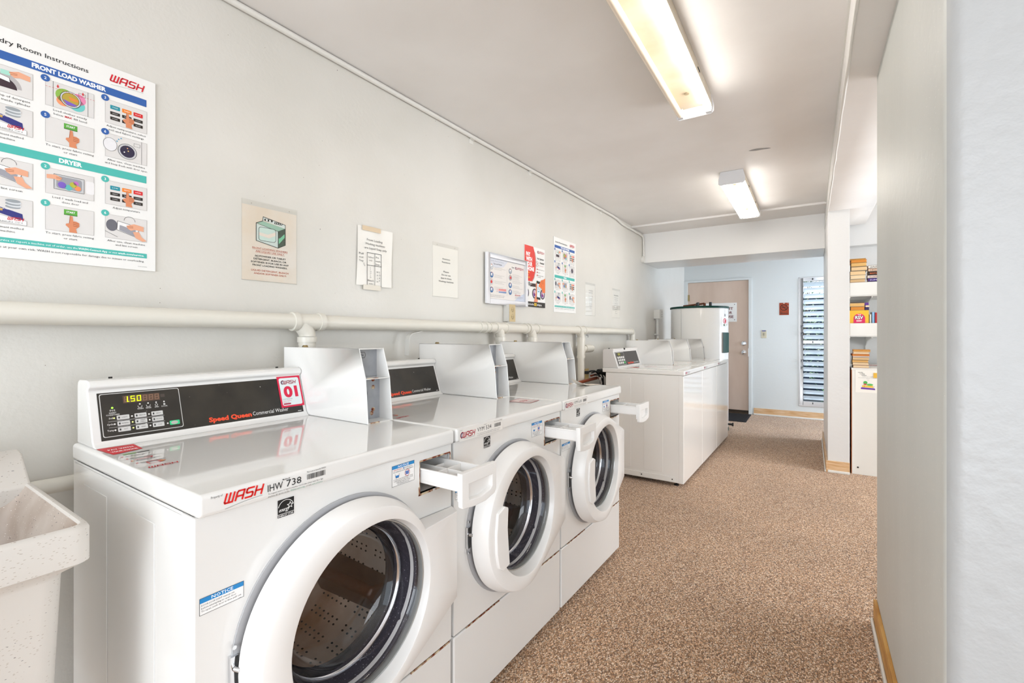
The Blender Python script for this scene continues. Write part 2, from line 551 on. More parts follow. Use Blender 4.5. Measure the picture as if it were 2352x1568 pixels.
struct('floor', MB().box((-2.3, -2.6, -.06), (3.3, 8.0, 0)), CARPET, 'brown and tan loop pile carpet over the whole floor', 'floor')
struct('ceiling', MB().box((-2.3, -2.7, 2.44), (3.3, 8.0, 2.56)), CEIL, 'warm grey painted ceiling over the whole room', 'ceiling')
o = struct('wall_left', MB().box((-.15, -2.7, 0), (0, 8.1, 2.44)), PAINT, 'long off white painted wall behind the row of washers', 'wall')
place(o, 0, 0)

# end wall with door and window openings
DX0, DX1, DZ1 = -1.66, -.755, 2.02
WX0, WX1, WZ0, WZ1 = -.125, .62, .197, 1.983
Y = 7.73
ew = MB()
ew.box((-2.0, Y, 0), (DX0, Y + .14, 2.44)); ew.box((DX0, Y, DZ1), (DX1, Y + .14, 2.44)); ew.box((DX1, Y, 0), (WX0, Y + .14, 2.44))
ew.box((WX0, Y, 0), (WX1, Y + .14, WZ0)); ew.box((WX0, Y, WZ1), (WX1, Y + .14, 2.44)); ew.box((WX1, Y, 0), (3.3, Y + .14, 2.44))
struct('wall_back', ew, GREYW, 'pale blue grey end wall with the door and the louvred window', 'wall')

# wall beside the passage, its near corner slightly rounded
rw = MB().prism([(.232, 1.30), (.236, 1.286), (.247, 1.272), (.262, 1.268), (3.2, 1.268), (3.2, 2.434), (.24, 2.434), (.232, 2.426)], 'z', 0, 2.44)
o = rw.build('wall_right', [PAINT_R, mat('dimmed_white_wall_paint', 'b0b1b1', 0.4, bump=(22, 0.6, 0.006))])  # white near face darkened in colour to hold down the doorway light
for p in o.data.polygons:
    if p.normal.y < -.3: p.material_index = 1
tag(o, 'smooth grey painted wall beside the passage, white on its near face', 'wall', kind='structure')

# outer walls of the part of the room behind and beside the camera, with a doorway, a window and added openings for the fill lamps
wf = MB()
wf.box((-2.0, -2.74, 0), (-1.5, -2.6, 2.44)); wf.box((-1.5, -2.74, 2.3), (1.9, -2.6, 2.44)); wf.box((1.9, -2.74, 0), (3.3, -2.6, 2.44))
struct('wall_front', wf, PAINT_W, 'white wall with a wide open doorway behind the camera', 'wall')
wo = MB()
wo.box((3.2, -2.6, 0), (3.34, -1.95, 2.44)); wo.box((3.2, .55, 0), (3.34, 2.9, 2.44)); wo.box((3.2, -1.95, 0), (3.34, .55, .75)); wo.box((3.2, -1.95, 2.15), (3.34, .55, 2.44)); wo.box((3.2, 4.9, 0), (3.34, 6.2, 2.44)); wo.box((3.2, 7.65, 0), (3.34, 8, 2.44)); wo.box((3.2, 6.2, 0), (3.34, 7.65, .2)); wo.box((3.2, 6.2, 2.3), (3.34, 7.65, 2.44))
wo.box((3.2, 2.9, 0), (3.34, 4.9, .2)); wo.box((3.2, 2.9, 2.38), (3.34, 4.9, 2.44))
struct('wall_outer', wo, PAINT_W, 'white outer wall with an open window to the side room and added openings for fill light', 'wall')
struct('wall_library', MB().box((.283, 5.8, 0), (3.2, 5.93, 2.44)), PAINT_W, 'white wall behind the book shelves', 'wall')
# pillar, beams, ceiling step
struct('wall_pillar', MB().box((.127, 4.88, 0), (.283, 6.28, 2.44)), PAINT_W, 'white square pillar in front of the louvred window', 'pillar', bevel=.004)
struct('trim_1', MB().box((-1.85, 5.665, 2.066), (.127, 6.28, 2.44)), mat('lightened_white_wall_paint', 'f1f0ee', 0.3, bump=(30, 0.2, 0.003)), 'deep white beam crossing above the water heater', 'beam', bevel=.004)  # wall white lightened in colour to make up for weak light on the beam
struct('trim_2', MB().box((-1.85, 5.25, 2.42), (.127, 5.665, 2.44)), CEIL, 'shallow step in the ceiling before the cross beam', 'ceiling step')
struct('trim_3', MB().box((.127, -2.6, 2.262), (.45, 4.88, 2.44)).box((.283, 4.88, 2.262), (.45, 5.62, 2.44)), CEIL, 'low boxed beam along the right of the ceiling', 'beam', bevel=.004)
struct('trim_4', MB().box((.283, 5.66, 2.066), (3.2, 5.8, 2.44)), PAINT_W, 'white beam above the book shelves', 'beam')
bead = MB()
pts = []
for i in range(60):
    y = -2.5 + i * (5.66 + 2.5) / 59
    pts.append((.127 + random.uniform(-.001, .001), y, 2.262 + random.uniform(-.001, .001)))
bead.tube(pts, [.005 + random.uniform(0, .003) for _ in pts], 6)
struct('trim_5', bead, TRIMW, 'rough white caulk bead along the lower edge of the boxed beam', 'trim')
struct('trim_6', MB().box((.119, -2.5, 2.434), (.127, 5.66, 2.44)), TRIMW, 'thin white strip where the ceiling meets the boxed beam', 'trim')


def baseboard(name, x0, y0, x1, y1, m, label, face):
    """face: outward normal"""
    mb = MB(); t = .012
    if face[0]:
        mb.box((min(x0, x0 + face[0] * t), y0, 0.0), (max(x0, x0 + face[0] * t), y1, .1))
        q = MB().box((min(x0 + face[0] * t, x0 + face[0] * .022), y0, 0), (max(x0 + face[0] * t, x0 + face[0] * .022), y1, .022))
    else:
        mb.box((x0, y0 - t, 0), (x1, y0, .1))
        q = MB().box((x0, y0 - .022, 0), (x1, y0 - t, .022))
    o = struct(name, mb, m, label, 'baseboard', bevel=.002)
    q.build('base_shoe', TRIMW, o, bevel=.004, label='cream painted strip at the foot')
    return o


baseboard('baseboard_back', DX1 + .05, Y, WX1, Y, OAK, 'light wood baseboard along the end wall below the window', (0, -1))
baseboard('baseboard_pillar', .127, 4.88, .283, 4.88, OAK, 'light wood baseboard on the near face of the pillar', (0, -1))
baseboard('baseboard_pillar_side', .127, 4.862, .127, 6.28, OAK, 'light wood baseboard on the left side of the pillar', (-1, 0))
baseboard('baseboard_right', .232, 1.29, .232, 2.43, OAK2, 'golden wood baseboard along the grey passage wall', (-1, 0))

# chipped ceiling paint
pt = MB(); ring = []
for i in range(22):
    t = 2 * PI * i / 22
    ring.append((-.286 + (.062 + .006 * math.sin(5 * t)) * math.cos(t), 3.524 + (.016 + .005 * math.sin(3 * t + 1)) * math.sin(t) + .012 * math.cos(t), 2.4388))
pt.add(ring, [tuple(range(22))])
ch = pt.build('paint_chip', mat('bare_plaster', '9c9a98', .7))
ch.parent = bpy.data.objects['ceiling']

# ---- door in the end wall
d = bpy.data.objects.new('door_1', None); COL.objects.link(d); d.location = (0, 0, 0)
tag(d, 'tan painted door in a pale frame behind the water heater', 'door', kind='structure')
fr = MB()
fr.box((DX0 - .035, Y - .015, 0), (DX0 + .018, Y + .06, DZ1 + .012)); fr.box((DX1 - .018, Y - .015, 0), (DX1 + .028, Y + .06, DZ1 + .012))
fr.box((DX0 - .035, Y - .016, DZ1 - .016), (DX1 + .028, Y + .06, DZ1 + .014))
fr.build('door_frame', GREYW, d, bevel=.003)
MB().box((DX0 + .019, Y + .012, .05), (DX1 - .019, Y + .055, DZ1 - .018)).build('door_leaf', DOORM, d, bevel=.002)
MB().box((DX0 + .018, Y - .012, 0), (DX1 - .018, Y + .06, .022)).box((DX0 + .018, Y + .02, .02), (DX1 - .018, Y + .06, .05)).build('threshold', [mat('worn_threshold', '3a2c1c', .5)], d)
kb = MB().lathe([(0, -.078), (.014, -.077), (.026, -.068), (.029, -.055), (.022, -.044), (.012, -.038), (.012, -.012), (.034, -.008), (.034, 0)], (0, 0, 0), 28, axis='x', X=Matrix.Translation((-.838, Y + .012, .92)) @ Matrix.Rotation(PI / 2, 4, 'Z'))
k = kb.build('door_knob', CHROME, d)
db = MB().lathe([(0, -.028), (.018, -.027), (.02, -.02), (.033, -.014), (.036, 0)], (0, 0, 0), 28, axis='x', X=Matrix.Translation((-.838, Y + .012, 1.053)) @ Matrix.Rotation(PI / 2, 4, 'Z'))
db.build('deadbolt', CHROME, d)
for z in (.3, 1.05, 1.765):
    hg = MB().cyl((DX0 + .022, Y + .004, z - .05), (DX0 + .022, Y + .004, z + .05), .007, n=10).box((DX0 + .02, Y + .008, z - .05), (DX0 + .045, Y + .0125, z + .05))
    hg.build('hinge', BRASS, d)
MB().box((DX1 - .024, Y + .008, .86), (DX1 - .017, Y + .012, .98)).build('strike_plate', CHROME, d)

sg = thing('door_sign', 'white screwed sign with dark red capitals on the tan door', 'sign', (-1.42, Y + .0115, 1.381))
MB().box((0, -.005, 0), (.486, 0, .289)).build('sign_board', FOAM, sg, bevel=.001)
P = Print((0, -.005, 0), (1, 0, 0), (0, 0, 1), (0, -1, 0))
P.text('KEEP SHUT', .434, .182, .037, '6e1820', 2, 'R', bold=.02, w=.3)
P.text('DOOR', .422, .119, .037, '6e1820', 2, 'R', bold=.02)
P.text('NOT IN USE', .44, .058, .037, '6e1820', 2, 'R', bold=.02, w=.32)
P.build('lettering', sg)
sc = MB()
for x, z in ((.455, .262), (.455, .03), (.03, .262), (.03, .03)): sc.cyl((x, -.0085, z), (x, -.004, z), .006, n=10)
sc.build_each('screw', BLACK, sg)

# light switch, no smoking sign
sw = thing('light_switch', 'beige wall switch with a blue strip beside the tan door', 'switch', (-.607, Y, 1.135))
MB().box((0, -.007, 0), (.07, 0, .117)).build('cover_plate', mat('ivory_plate', 'cfc7ae', .4), sw, bevel=.003)
MB().box((.028, -.012, .042), (.042, -.006, .07)).build('toggle', mat('ivory_toggle', 'b3aa92', .4), sw, bevel=.002)
P = Print((0, -.007, 0), (1, 0, 0), (0, 0, 1), (0, -1, 0))
P.rect(.01, .1, .06, .112, '2b3f9b', 1); P.build('blue_strip', sw); P = Print((0, -.007, 0), (1, 0, 0), (0, 0, 1), (0, -1, 0))
P.disc(.035, .026, .003, '6a6352', 1).frame(.024, .038, .046, .074, .002, '6a6352', 1)
P.build('toggle_outline', sw)
ns = thing('no_smoking_sign', 'small orange brown plaque with a crossed cigarette on the end wall', 'sign', (-.376, Y, 1.468))
MB().box((0, -.004, 0), (.119, 0, .176)).build('plaque', mat('orange_plaque', '9c3a12', .5), ns, bevel=.001)
P = Print((0, -.004, 0), (1, 0, 0), (0, 0, 1), (0, -1, 0))
P.ring(.058, .108, .042, .007, '2a1208', 2).line([(.03, .138), (.086, .078)], .007, '2a1208', 2)
P.rect(.03, .104, .078, .112, '2a1208', 2).line([(.07, .115), (.076, .125), (.07, .135), (.078, .142)], .003, '2a1208', 2)
P.text('NO', .012, .034, .012, '2a1208', 2, bold=.02).text('SMOKING', .012, .014, .013, '2a1208', 2, bold=.02, w=.092)
P.disc(.058, .168, .009, 'e9dccb', 2, ry=.006).disc(.108, .168, .004, 'e9dccb', 2).disc(.108, .128, .005, 'e9dccb', 2).disc(.1, .105, .003, 'e9dccb', 2)
P.build('lettering', ns)

# ---- louvred window
wn = bpy.data.objects.new('window_1', None); COL.objects.link(wn)
tag(wn, 'tall aluminium louvred window in the end wall', 'window', kind='structure')
fm = MB()
fm.box((WX0, Y - .012, WZ0), (WX0 + .04, Y + .05, WZ1)); fm.box((WX1 - .04, Y - .012, WZ0), (WX1, Y + .05, WZ1))
fm.box((WX0 + .04, Y - .012, WZ0), (WX1 - .04, Y + .05, WZ0 + .052)); fm.box((WX0 + .04, Y - .012, WZ1 - .048), (WX1 - .04, Y + .05, WZ1))
fm.box((WX0 + .04, Y - .012, 1.058), (WX1 - .04, Y + .05, 1.106))
fm.box((WX0 - .012, Y - .004, WZ0 - .012), (WX0, Y, WZ1 + .012)); fm.box((WX0 - .012, Y - .004, WZ1), (WX1, Y, WZ1 + .012)); fm.box((WX0 - .012, Y - .01, WZ0 - .02), (WX1, Y, WZ0))
fm.build('window_frame', ALU, wn, bevel=.003)
for z0, z1 in ((.252, 1.055), (1.108, 1.932)):
    n = 10
    for i in range(n):
        zc = z0 + (i + .5) * (z1 - z0) / n + .004
        X = Matrix.Translation(((WX0 + WX1) / 2, Y + .03, zc)) @ Matrix.Rotation(math.radians(-41), 4, 'X')
        MB().box((-(WX1 - WX0) / 2 + .045, -.042, -.0028), ((WX1 - WX0) / 2 - .045, .042, .0028), X=X).build('slat', LOUV, wn, smooth=False)
        MB().box((WX0 + .04, Y + .01, zc - .02), (WX0 + .048, Y + .05, zc + .02)).build('slat_clip', ALU, wn, smooth=False)
for z in (.72, .82, 1.2, 1.3):
    MB().box((WX0 + .012, Y - .03, z - .02), (WX0 + .022, Y - .012, z + .02)).cyl((WX0 + .017, Y - .03, z), (WX0 + .045, Y - .045, z + .02), .004, n=8).build('louvre_lever', mat('dull_metal', '6d6d72', .4, metal=.8), wn)
for z in (WZ0 + .03, 1.082, WZ1 - .02):
    MB().box((.025, Y - .022, z - .012), (.035, Y - .012, z + .012)).build('latch', DARK, wn)

# outside: ground, garden wall, shrubs
struct('ground', MB().box((-6, 7.9, -.12), (8, 14, -.02)), mat('garden_soil', '23272a', .9), 'dark garden soil beyond the louvred window', 'ground')
struct('wall_garden', MB().box((-6, 11.2, -.1), (8, 11.4, 2.0)), mat('slate_blue_wall', '182638', .8, bump=(12, .5, .02)), 'slate blue garden wall seen between the louvres', 'wall')
leafm = [mat('leaf_green', '3f7a3a', .4), mat('leaf_dark', '1f4a34', .45), mat('leaf_sunlit', 'e4efd2', .4)]  # pale third leaf colour paints in sun sparkle on the foliage


def shrub(x, y, h, r, n, label, seed):
    rd = random.Random(seed)
    t = thing('shrub', label, 'shrub', (x, y, -.02), 0, 'garden shrubs beyond the louvred window')
    st = MB()
    for k in range(5):
        a = rd.uniform(0, 6.28)
        st.tube([(0, 0, 0), (math.cos(a) * r * .2, math.sin(a) * r * .2, h * .4), (math.cos(a) * r * .5, math.sin(a) * r * .5, h * .8)], [.014, .01, .005], 6)
    st.build('stem', mat('bark', '5a4a3a', .8), t)
    lf = MB()
    for k in range(n):
        a = rd.uniform(0, 6.28); rr = r * math.sqrt(rd.random()); z = rd.uniform(.2, 1) * h
        rr *= 1.1 - .5 * (z / h)
        X = Matrix.Translation((rr * math.cos(a), rr * math.sin(a), z)) @ Matrix.Rotation(rd.uniform(0, 6.28), 4, 'Z') @ Matrix.Rotation(rd.uniform(-1, 1), 4, 'Y')
        l = rd.uniform(.03, .06)
        lf.add([(0, 0, 0), (l * .5, l * .28, .006), (l, 0, 0), (l * .5, -l * .28, .006)], [(0, 1, 2, 3)], rd.choice((0, 1, 2)), X)
    o = lf.build('foliage', leafm, t, smooth=False); o['kind'] = 'stuff'
    return t


shrub(-.15, 8.62, 2.6, .46, 2600, 'tall leafy shrub beyond the left part of the louvres', 1)
shrub(.80, 8.75, 2.5, .48, 2600, 'leafy shrub beyond the right part of the louvres', 2)
shrub(2.0, 10.2, 2.4, .5, 900, 'further leafy shrub by the garden wall', 3)
gp = thing('strap_leaf_plant', 'plant with long bright green blades low outside the louvres', 'plant', (.33, 8.42, -.02))
bl = MB()
for k in range(16):
    a = k * 2.4; h = .55 + .25 * math.sin(k * 1.7); r = .32 + .08 * math.cos(k)
    pv = []
    for j in range(6):
        u = j / 5; w = .014 * (1 - u) + .001
        cx, cy, cz = r * u * math.cos(a), r * u * math.sin(a), h * (u - .45 * u * u)
        pv += [(cx - w * math.sin(a), cy + w * math.cos(a), cz), (cx + w * math.sin(a), cy - w * math.cos(a), cz)]
    bl.add(pv, [(2 * j, 2 * j + 1, 2 * j + 3, 2 * j + 2) for j in range(5)])
o = bl.build('blades', mat('blade_green', '6fbf55', .4), gp); o['kind'] = 'stuff'

# doormat
dm = thing('doormat', 'small black rubber doormat in front of the tan door', 'doormat', (-1.25, 6.98, 0))
MB().box((0, 0, 0), (.52, .68, .009)).build('mat_base', MATBLK, dm, bevel=.003)
mr = MB()
for k in range(11): mr.box((.02, .03 + k * .06, .009), (.5, .055 + k * .06, .012))
mr.build_each('rib', MATBLK, dm)


# ------------------------------------------------------------ front loading washers
def plate_with_hole(mb, x0, x1, rect, c, R, m=0, n=72):
    y0, z0, y1, z1 = rect
    angs = [2 * PI * i / n for i in range(n)]
    for cy, cz in ((y0, z0), (y1, z0), (y1, z1), (y0, z1)): angs.append(math.atan2(cz - c[1], cy - c[0]) % (2 * PI))
    angs = sorted(set(round(a, 6) for a in angs))
    inn, outp = [], []
    for a in angs:
        ca, sa = math.cos(a), math.sin(a)
        t = min([q for q in (((y1 - c[0]) / ca if ca > 1e-9 else 9), ((y0 - c[0]) / ca if ca < -1e-9 else 9), ((z1 - c[1]) / sa if sa > 1e-9 else 9), ((z0 - c[1]) / sa if sa < -1e-9 else 9))])
        inn.append((c[0] + R * ca, c[1] + R * sa)); outp.append((c[0] + t * ca, c[1] + t * sa))
    k = len(angs)
    vs = [(x1, *p) for p in inn] + [(x1, *p) for p in outp] + [(x0, *p) for p in inn] + [(x0, *p) for p in outp]
    fs = []
    for i in range(k):
        j = (i + 1) % k
        fs += [(i, j, k + j, k + i), (2 * k + i, 3 * k + i, 3 * k + j, 2 * k + j), (i, 2 * k + i, 2 * k + j, j), (k + i, k + j, 3 * k + j, 3 * k + i)]
    mb.add(vs, fs, m)


DC = (.318, .562)      # door centre (y, z)
HC = (.340, .562)      # centre of the glass, boot and drum
WW = .686


def coin_box(root, x0, xt, xk, y0, y1, z0, zk, zt, lock=True):
    """slide housing: closed left, back and right, open in front with a sloped upper mouth"""
    t = .003
    prof = [(x0, z0), (xk + .012, z0), (xk, zk), (xt, zt), (x0, zt)]
    mb = MB()
    mb.prism(prof, 'y', y0, y0 + t); mb.prism(prof, 'y', y1 - t, y1)
    mb.box((x0, y0, zt - t), (xt, y1, zt)); mb.box((x0, y0, z0), (x0 + t, y1, zt)); mb.box((x0, y0, z0), (xk + .012, y1, z0 + t))
    o = mb.build('coin_box', ENAMEL, root, bevel=.001, seg=1)
    MB().box((xk - .06, y0 + t, zk - .003), (xk + .001, y1 - t, zk)).build('shelf_plate', ENAMEL, o)
    MB().box((xt - .035, y0 + t, zk), (xt - .032, y1 - t, zt - t)).build('coin_plate', COINGREY, o)
    MB().box((xk - .052, y0 + t, z0 + t), (xk - .049, y1 - t, zk - t)).build('lock_plate', COINGREY, o)
    if lock:
        mb = MB()
        for dz in (.022, .034, .108, .133): mb.lathe([(0, .004), (.004, .004), (.007, .001), (.007, 0)], (xk - .049, y1 - .03 - (.006 if dz == .022 else 0), z0 + dz), 12)
        mb.build_each('rusty_screw', RUST, o)
        MB().lathe([(0, .006), (.011, .006), (.015, .003), (.016, 0)], (xk - .049, y0 + .03, z0 + .09), 20).build('lock', mat('lock_metal', '7c7d80', .3, metal=1), o)
        P = Print((xt - .032, y0, zt), (0, 1, 0), (0, 0, 1), (1, 0, 0))
        hx, hz = (y1 - y0) * .36, -.022
        P.line([(hx - .015, hz), (hx - .01, hz + .009), (hx + .01, hz + .009), (hx + .015, hz), (hx + .01, hz - .009), (hx - .01, hz - .009)], .0012, '2a2a2a', 1, True)
        P.text('25c', hx, hz - .0035, .007, '2a2a2a', 1, 'C'); P.build('lettering', o)
    MB().cyl((x0 + .10, y0 + .022, zt), (x0 + .10, y0 + .022, zt + .007), .011, .008, n=6).build('brass_nut', BRASS, o)
    # rust along the lower mouth and shelf edge
    MB().box((xk - .002, y0 + .006, zk - .0005), (xk + .0015, y0 + .05, zk + .0012)).box((xk + .0085, y0 + .01, z0 + .0005), (xk + .0125, y0 + .045, z0 + .004)).build_each('rust_edge', RUST, o)
    return o


def overlay_frame(p0, p1):
    """Print frame on the sloped console face: origin p0=(x,z) bottom, p1 top"""
    V = Vector((p1[0] - p0[0], 0, p1[1] - p0[1])).normalized()
    return V, Vector((0, 1, 0)).cross(V)


def front_loader(idx, y0, label):
    root = lthing('front_load_washer', label, 'washer', .195, y0, 0, 'front load washers along the left wall')
    D = .705
    # cabinet: back, sides, bottom, inner top
    cb = MB()
    cb.box((0, .003, .03), (D - .05, .006, .871)); cb.box((0, WW - .006, .03), (D - .05, WW - .003, .871))
    cb.box((0, .003, .03), (.003, WW - .003, .871)); cb.box((0, .003, .03), (D - .05, WW - .003, .034))
    cb.box((0, .003, .864), (D - .05, WW - .003, .868))
    cb.build('cabinet', ENAMEL, root, bevel=.002)
    if idx == 1:
        for xa, xb in ((.085, .253), (.361, .525)): MB().box((xa, .0015, .06), (xb, .0032, .823)).build('embossed_panel', ENAMEL, root, bevel=.0008, seg=1)
    ft = MB()
    for (x, y) in ((.05, .06), (.05, WW - .06), (.6, .06), (.6, WW - .06)): ft.cyl((x, y, 0), (x, y, .03), .02, .014, n=12)
    ft.build_each('foot', BLACK, root)
    # front panel with door hole and dispenser opening
    fp = MB()
    plate_with_hole(fp, D - .012, D, (.002, .287, WW - .002, .756), HC, .19)
    oy0, oy1, oz0, oz1 = .553, .678, .757, .846
    fp.box((D - .012, .002, .756), (D, oy0, .8712)); fp.box((D - .012, oy1, .756), (D, WW - .002, .8712))
    fp.box((D - .012, oy0, .756), (D, oy1, oz0)); fp.box((D - .012, oy0, oz1), (D, oy1, .8712))
    fp.box((D - .055, .002, .287), (D - .012, .005, .8712)); fp.box((D - .055, WW - .005, .287), (D - .012, WW - .002, .868))
    fp.build('front_panel', ENAMEL, root)
    lp = MB().box((D - .05, .002, .03), (D + .001, WW - .002, .281))
    lp.build('lower_panel', ENAMEL, root, bevel=.005, seg=3)
    MB().box((D - .07, .02, .004), (D - .03, WW - .02, .032)).build('kick_strip', mat('dusty_metal', 'b9b4aa', .5), root)
    if idx != 1:
        rs = MB(); rs.box((D - .002, .06, .2805), (D + .0012, .24, .2835)); rs.box((D - .002, .5, .2805), (D + .0012, WW - .01, .2835))
        rs.build_each('rust_seam', RUST, root)
    else:
        MB().box((D - .002, .52, .2805), (D + .0015, WW - .01, .2845)).build('rust_seam', RUST, root)
    # dispenser opening liner, drawer
    ln = MB(); t = .004
    ln.box((D - .2, oy0 - t, oz0 - t), (D - .002, oy0, oz1 + t)); ln.box((D - .2, oy1, oz0 - t), (D - .002, oy1 + t, oz1 + t))
    ln.box((D - .2, oy0, oz0 - t), (D - .002, oy1, oz0)); ln.box((D - .2, oy0, oz1), (D - .002, oy1, oz1 + t)); ln.box((D - .204, oy0 - t, oz0), (D - .2, oy1 + t, oz1))
    ln.build('dispenser_housing', PLASTIC, root)
    MB().prism([(oy0 + .001, oz0 + .03), (oy0 + .001, oz0 + .052), (oy1 - .03, oz0 + .052), (oy1 - .05, oz0 + .012), (oy0 + .045, oz0 + .012)], 'x', D - .1, D - .09).build('housing_gap', DARK, root)
    rf = MB(); w = .0045
    rf.box((D, oy0 - w, oz0 - w), (D + .0012, oy1 * .4 + oy0 * .6, oz0 + .001)); rf.box((D, oy0 - w, oz0 - w), (D + .0012, oy0 + .001, oz0 + .02))
    rf.box((D, oy0, oz1 - .001), (D + .0012, oy1, oz1 + w * .7)); rf.box((D, oy1 - .001, oz1 - .03), (D + .001, oy1 + .002, oz1)); rf.box((D, oy0 - .001, oz0 + .02), (D + .0008, oy0 + .0006, oz1))
    rf.box((D, (oy0 + oy1) / 2, oz0 - w), (D + .0012, oy1 - .03, oz0 - .001))
    rf.build('rust_rim', RUST, root, label='orange rust around the drawer opening')
    dr = bpy.data.objects.new('detergent_drawer', None)
    dy0, dy1 = oy0 + .006, oy1 - .008
    xf = .868
    tb = MB(); zb, zt = .781, .828
    def trayside(y, s_):
        tb.prism([(.56, zb + .006), (xf - .02, zb + .006), (xf - .02, zt), (.56, zt)], 'y', y, y + s_ * .003)
    trayside(dy0, 1); trayside(dy1, -1)
    ym = dy0 + (dy1 - dy0) * .48
    tb.box((.56, ym - .0015, zb + .004), (xf - .02, ym + .0015, zt - .006))
    tb.prism([(dy0, zb + .012), (dy0 + .012, zb), (dy1 - .012, zb), (dy1, zb + .012), (dy1, zb + .016), (dy0, zb + .016)], 'x', .56, xf - .02)
    tb.box((.755, dy0, zb + .01), (.758, dy1, zt - .004)); tb.box((.69, ym, zb + .01), (.693, dy1, zt - .012)); tb.box((.556, dy0, zb), (.56, dy1, zt))
    tb.box((.56, dy0 - .003, zt - .005), (xf - .02, dy0, zt)); tb.box((.56, dy1, zt - .005), (xf - .02, dy1 + .003, zt))
    drw = tb.build('detergent_drawer', PLASTIC, root, bevel=.0008, seg=1, label='white detergent drawer pulled out')
    # drawer face: slab with a scooped hand hold
    fy0, fy1, fz0, fz1 = .54, WW + .004, .748, .842
    hy0, hy1, hz0, hz1 = fy0 + .028, fy1 - .02, fz0 + .02, fz0 + .062
    outer = [(fy0 + .004, fz0 + .004), (fy0 + .05, fz0 - .002), (fy1 - .05, fz0 - .002), (fy1 - .008, fz0 + .008), (fy1, fz0 + .02), (fy1, fz1), (fy0, fz1), (fy0, fz0 + .01)]
    hole = [(hy0 + .004, hz0), (hy0 + .05, hz0 - .004), (hy1 - .05, hz0 - .004), (hy1 - .008, hz0 + .004), (hy1, hz0 + .012), (hy1, hz1), (hy0, hz1), (hy0, hz0 + .01)]
    fc = MB(); n = 8; x1 = xf; x0_ = xf - .014; xi = xf - .034
    vs = [(x1, *p) for p in outer] + [(x1, *p) for p in hole] + [(x0_, *p) for p in outer] + [(xi, p[0] * .9 + .1 * (hy0 + hy1) / 2, p[1] * .8 + .2 * hz1) for p in hole]
    fs = [tuple(range(2 * n, 3 * n))[::-1]] + [tuple(range(3 * n, 4 * n))]
    for i in range(n):
        j = (i + 1) % n
        fs += [(i, j, n + j, n + i), (i, 2 * n + i, 2 * n + j, j), (n + i, n + j, 3 * n + j, 3 * n + i)]
    fc.add(vs, fs)
    fc.box((xf - .022, fy0 + .006, fz0 + .018), (xf - .012, fy1 - .006, fz1 - .002))
    me = fc.build('drawer_face', PLASTIC, drw, bevel=.0022, seg=2)
    # door: grey seal ring with latch, hinge side slab, ring, glass
    MB().lathe([(.259, .0005), (.259, .004), (.246, .006), (.222, .006), (.222, .001)], (D, *DC), 72).build('door_seal', PLASTIC2, root)
    lt = MB().box((D + .003, DC[0] - .262, DC[1] - .03), (D + .01, DC[0] - .248, DC[1] + .035)).cyl((D + .01, DC[0] - .254, DC[1] + .012), (D + .022, DC[0] - .25, DC[1] + .012), .005, n=10).cyl((D + .008, DC[0] - .255, DC[1] - .045), (D + .011, DC[0] - .255, DC[1] - .045), .004, n=10).cyl((D + .008, DC[0] - .255, DC[1] + .052), (D + .011, DC[0] - .255, DC[1] + .052), .004, n=10)
    lt.build('door_latch', CHROME, root)
    # door body: thick disc that runs out flush to a hinge side edge
    R = .252
    def tangent(c, sgn):
        v_ = (c[0] - DC[0], c[1] - DC[1]); l_ = math.hypot(*v_)
        return math.atan2(v_[1], v_[0]) + sgn * math.acos(min(1, R / l_))
    cor = [(WW + .0, .684), (WW + .0, .425)]
    ta = math.asin((.690 - DC[1]) / R) if idx == 1 else tangent(cor[0], 1)
    tb2 = tangent(cor[1], -1)
    outl = [(DC[0] + R * math.cos(ta + (tb2 + 2 * PI - ta) * i / 64), DC[1] + R * math.sin(ta + (tb2 + 2 * PI - ta) * i / 64)) for i in range(65)]
    def seg_(a, b_, n_):
        return [(a[0] + (b_[0] - a[0]) * i / n_, a[1] + (b_[1] - a[1]) * i / n_) for i in range(1, n_)]
    outl = outl + seg_(outl[-1], cor[1], 8) + [cor[1]] + seg_(cor[1], cor[0], 10) + [cor[0]] + seg_(cor[0], outl[0], 8)
    def xf_(p): return D + .074 - .040 * min(1, max(0, (p[0] - DC[0]) / .368)) ** 1.2
    def sc_(p, k_):   # shrink toward the centre by k_ metres
        v_ = Vector((p[0] - DC[0], p[1] - DC[1])); return (DC[0] + v_.x * (1 - k_ / v_.length), DC[1] + v_.y * (1 - k_ / v_.length))
    def cir_(p, r_):
        a_ = math.atan2(p[1] - HC[1], p[0] - HC[0]); return (HC[0] + r_ * math.cos(a_), HC[1] + r_ * math.sin(a_))
    loops = []
    for kk, fn in enumerate((lambda p: (D + (.018 if p[0] < DC[0] + .2 else .003), *p), lambda p: (xf_(p) - .034, *p), lambda p: (xf_(p) - .006, *sc_(p, .0115)), lambda p: (xf_(p) - .0015, *sc_(p, .0135)),
                            lambda p: (xf_(p), *sc_(p, .0165)), lambda p: (xf_(cir_(p, .2045)), *cir_(p, .2045)), lambda p: (xf_(cir_(p, .202)) - .001, *cir_(p, .202)), lambda p: (xf_(cir_(p, .2)) - .004, *cir_(p, .2005)), lambda p: (D + .026, *cir_(p, .194)))):
        loops.append([fn(p) for p in outl])
    k = len(outl); dm_ = MB()
    vs = [v_ for g in loops for v_ in g]
    dm_.add(vs, [(j * k + i, j * k + (i + 1) % k, (j + 1) * k + (i + 1) % k, (j + 1) * k + i) for j in range(len(loops) - 1) for i in range(k)])
    door = dm_.build('door', PLASTIC, root, ang=30, label='thick round door running out to a hinge side edge')
    MB().lathe([(.195, .030), (.194, .034), (.191, .033), (.189, .026), (.191, .018), (.194, .016)], (D, *HC), 96).build('glass_rim', mat('clear_rim', 'b4b6b4', .12, metal=.5), door)
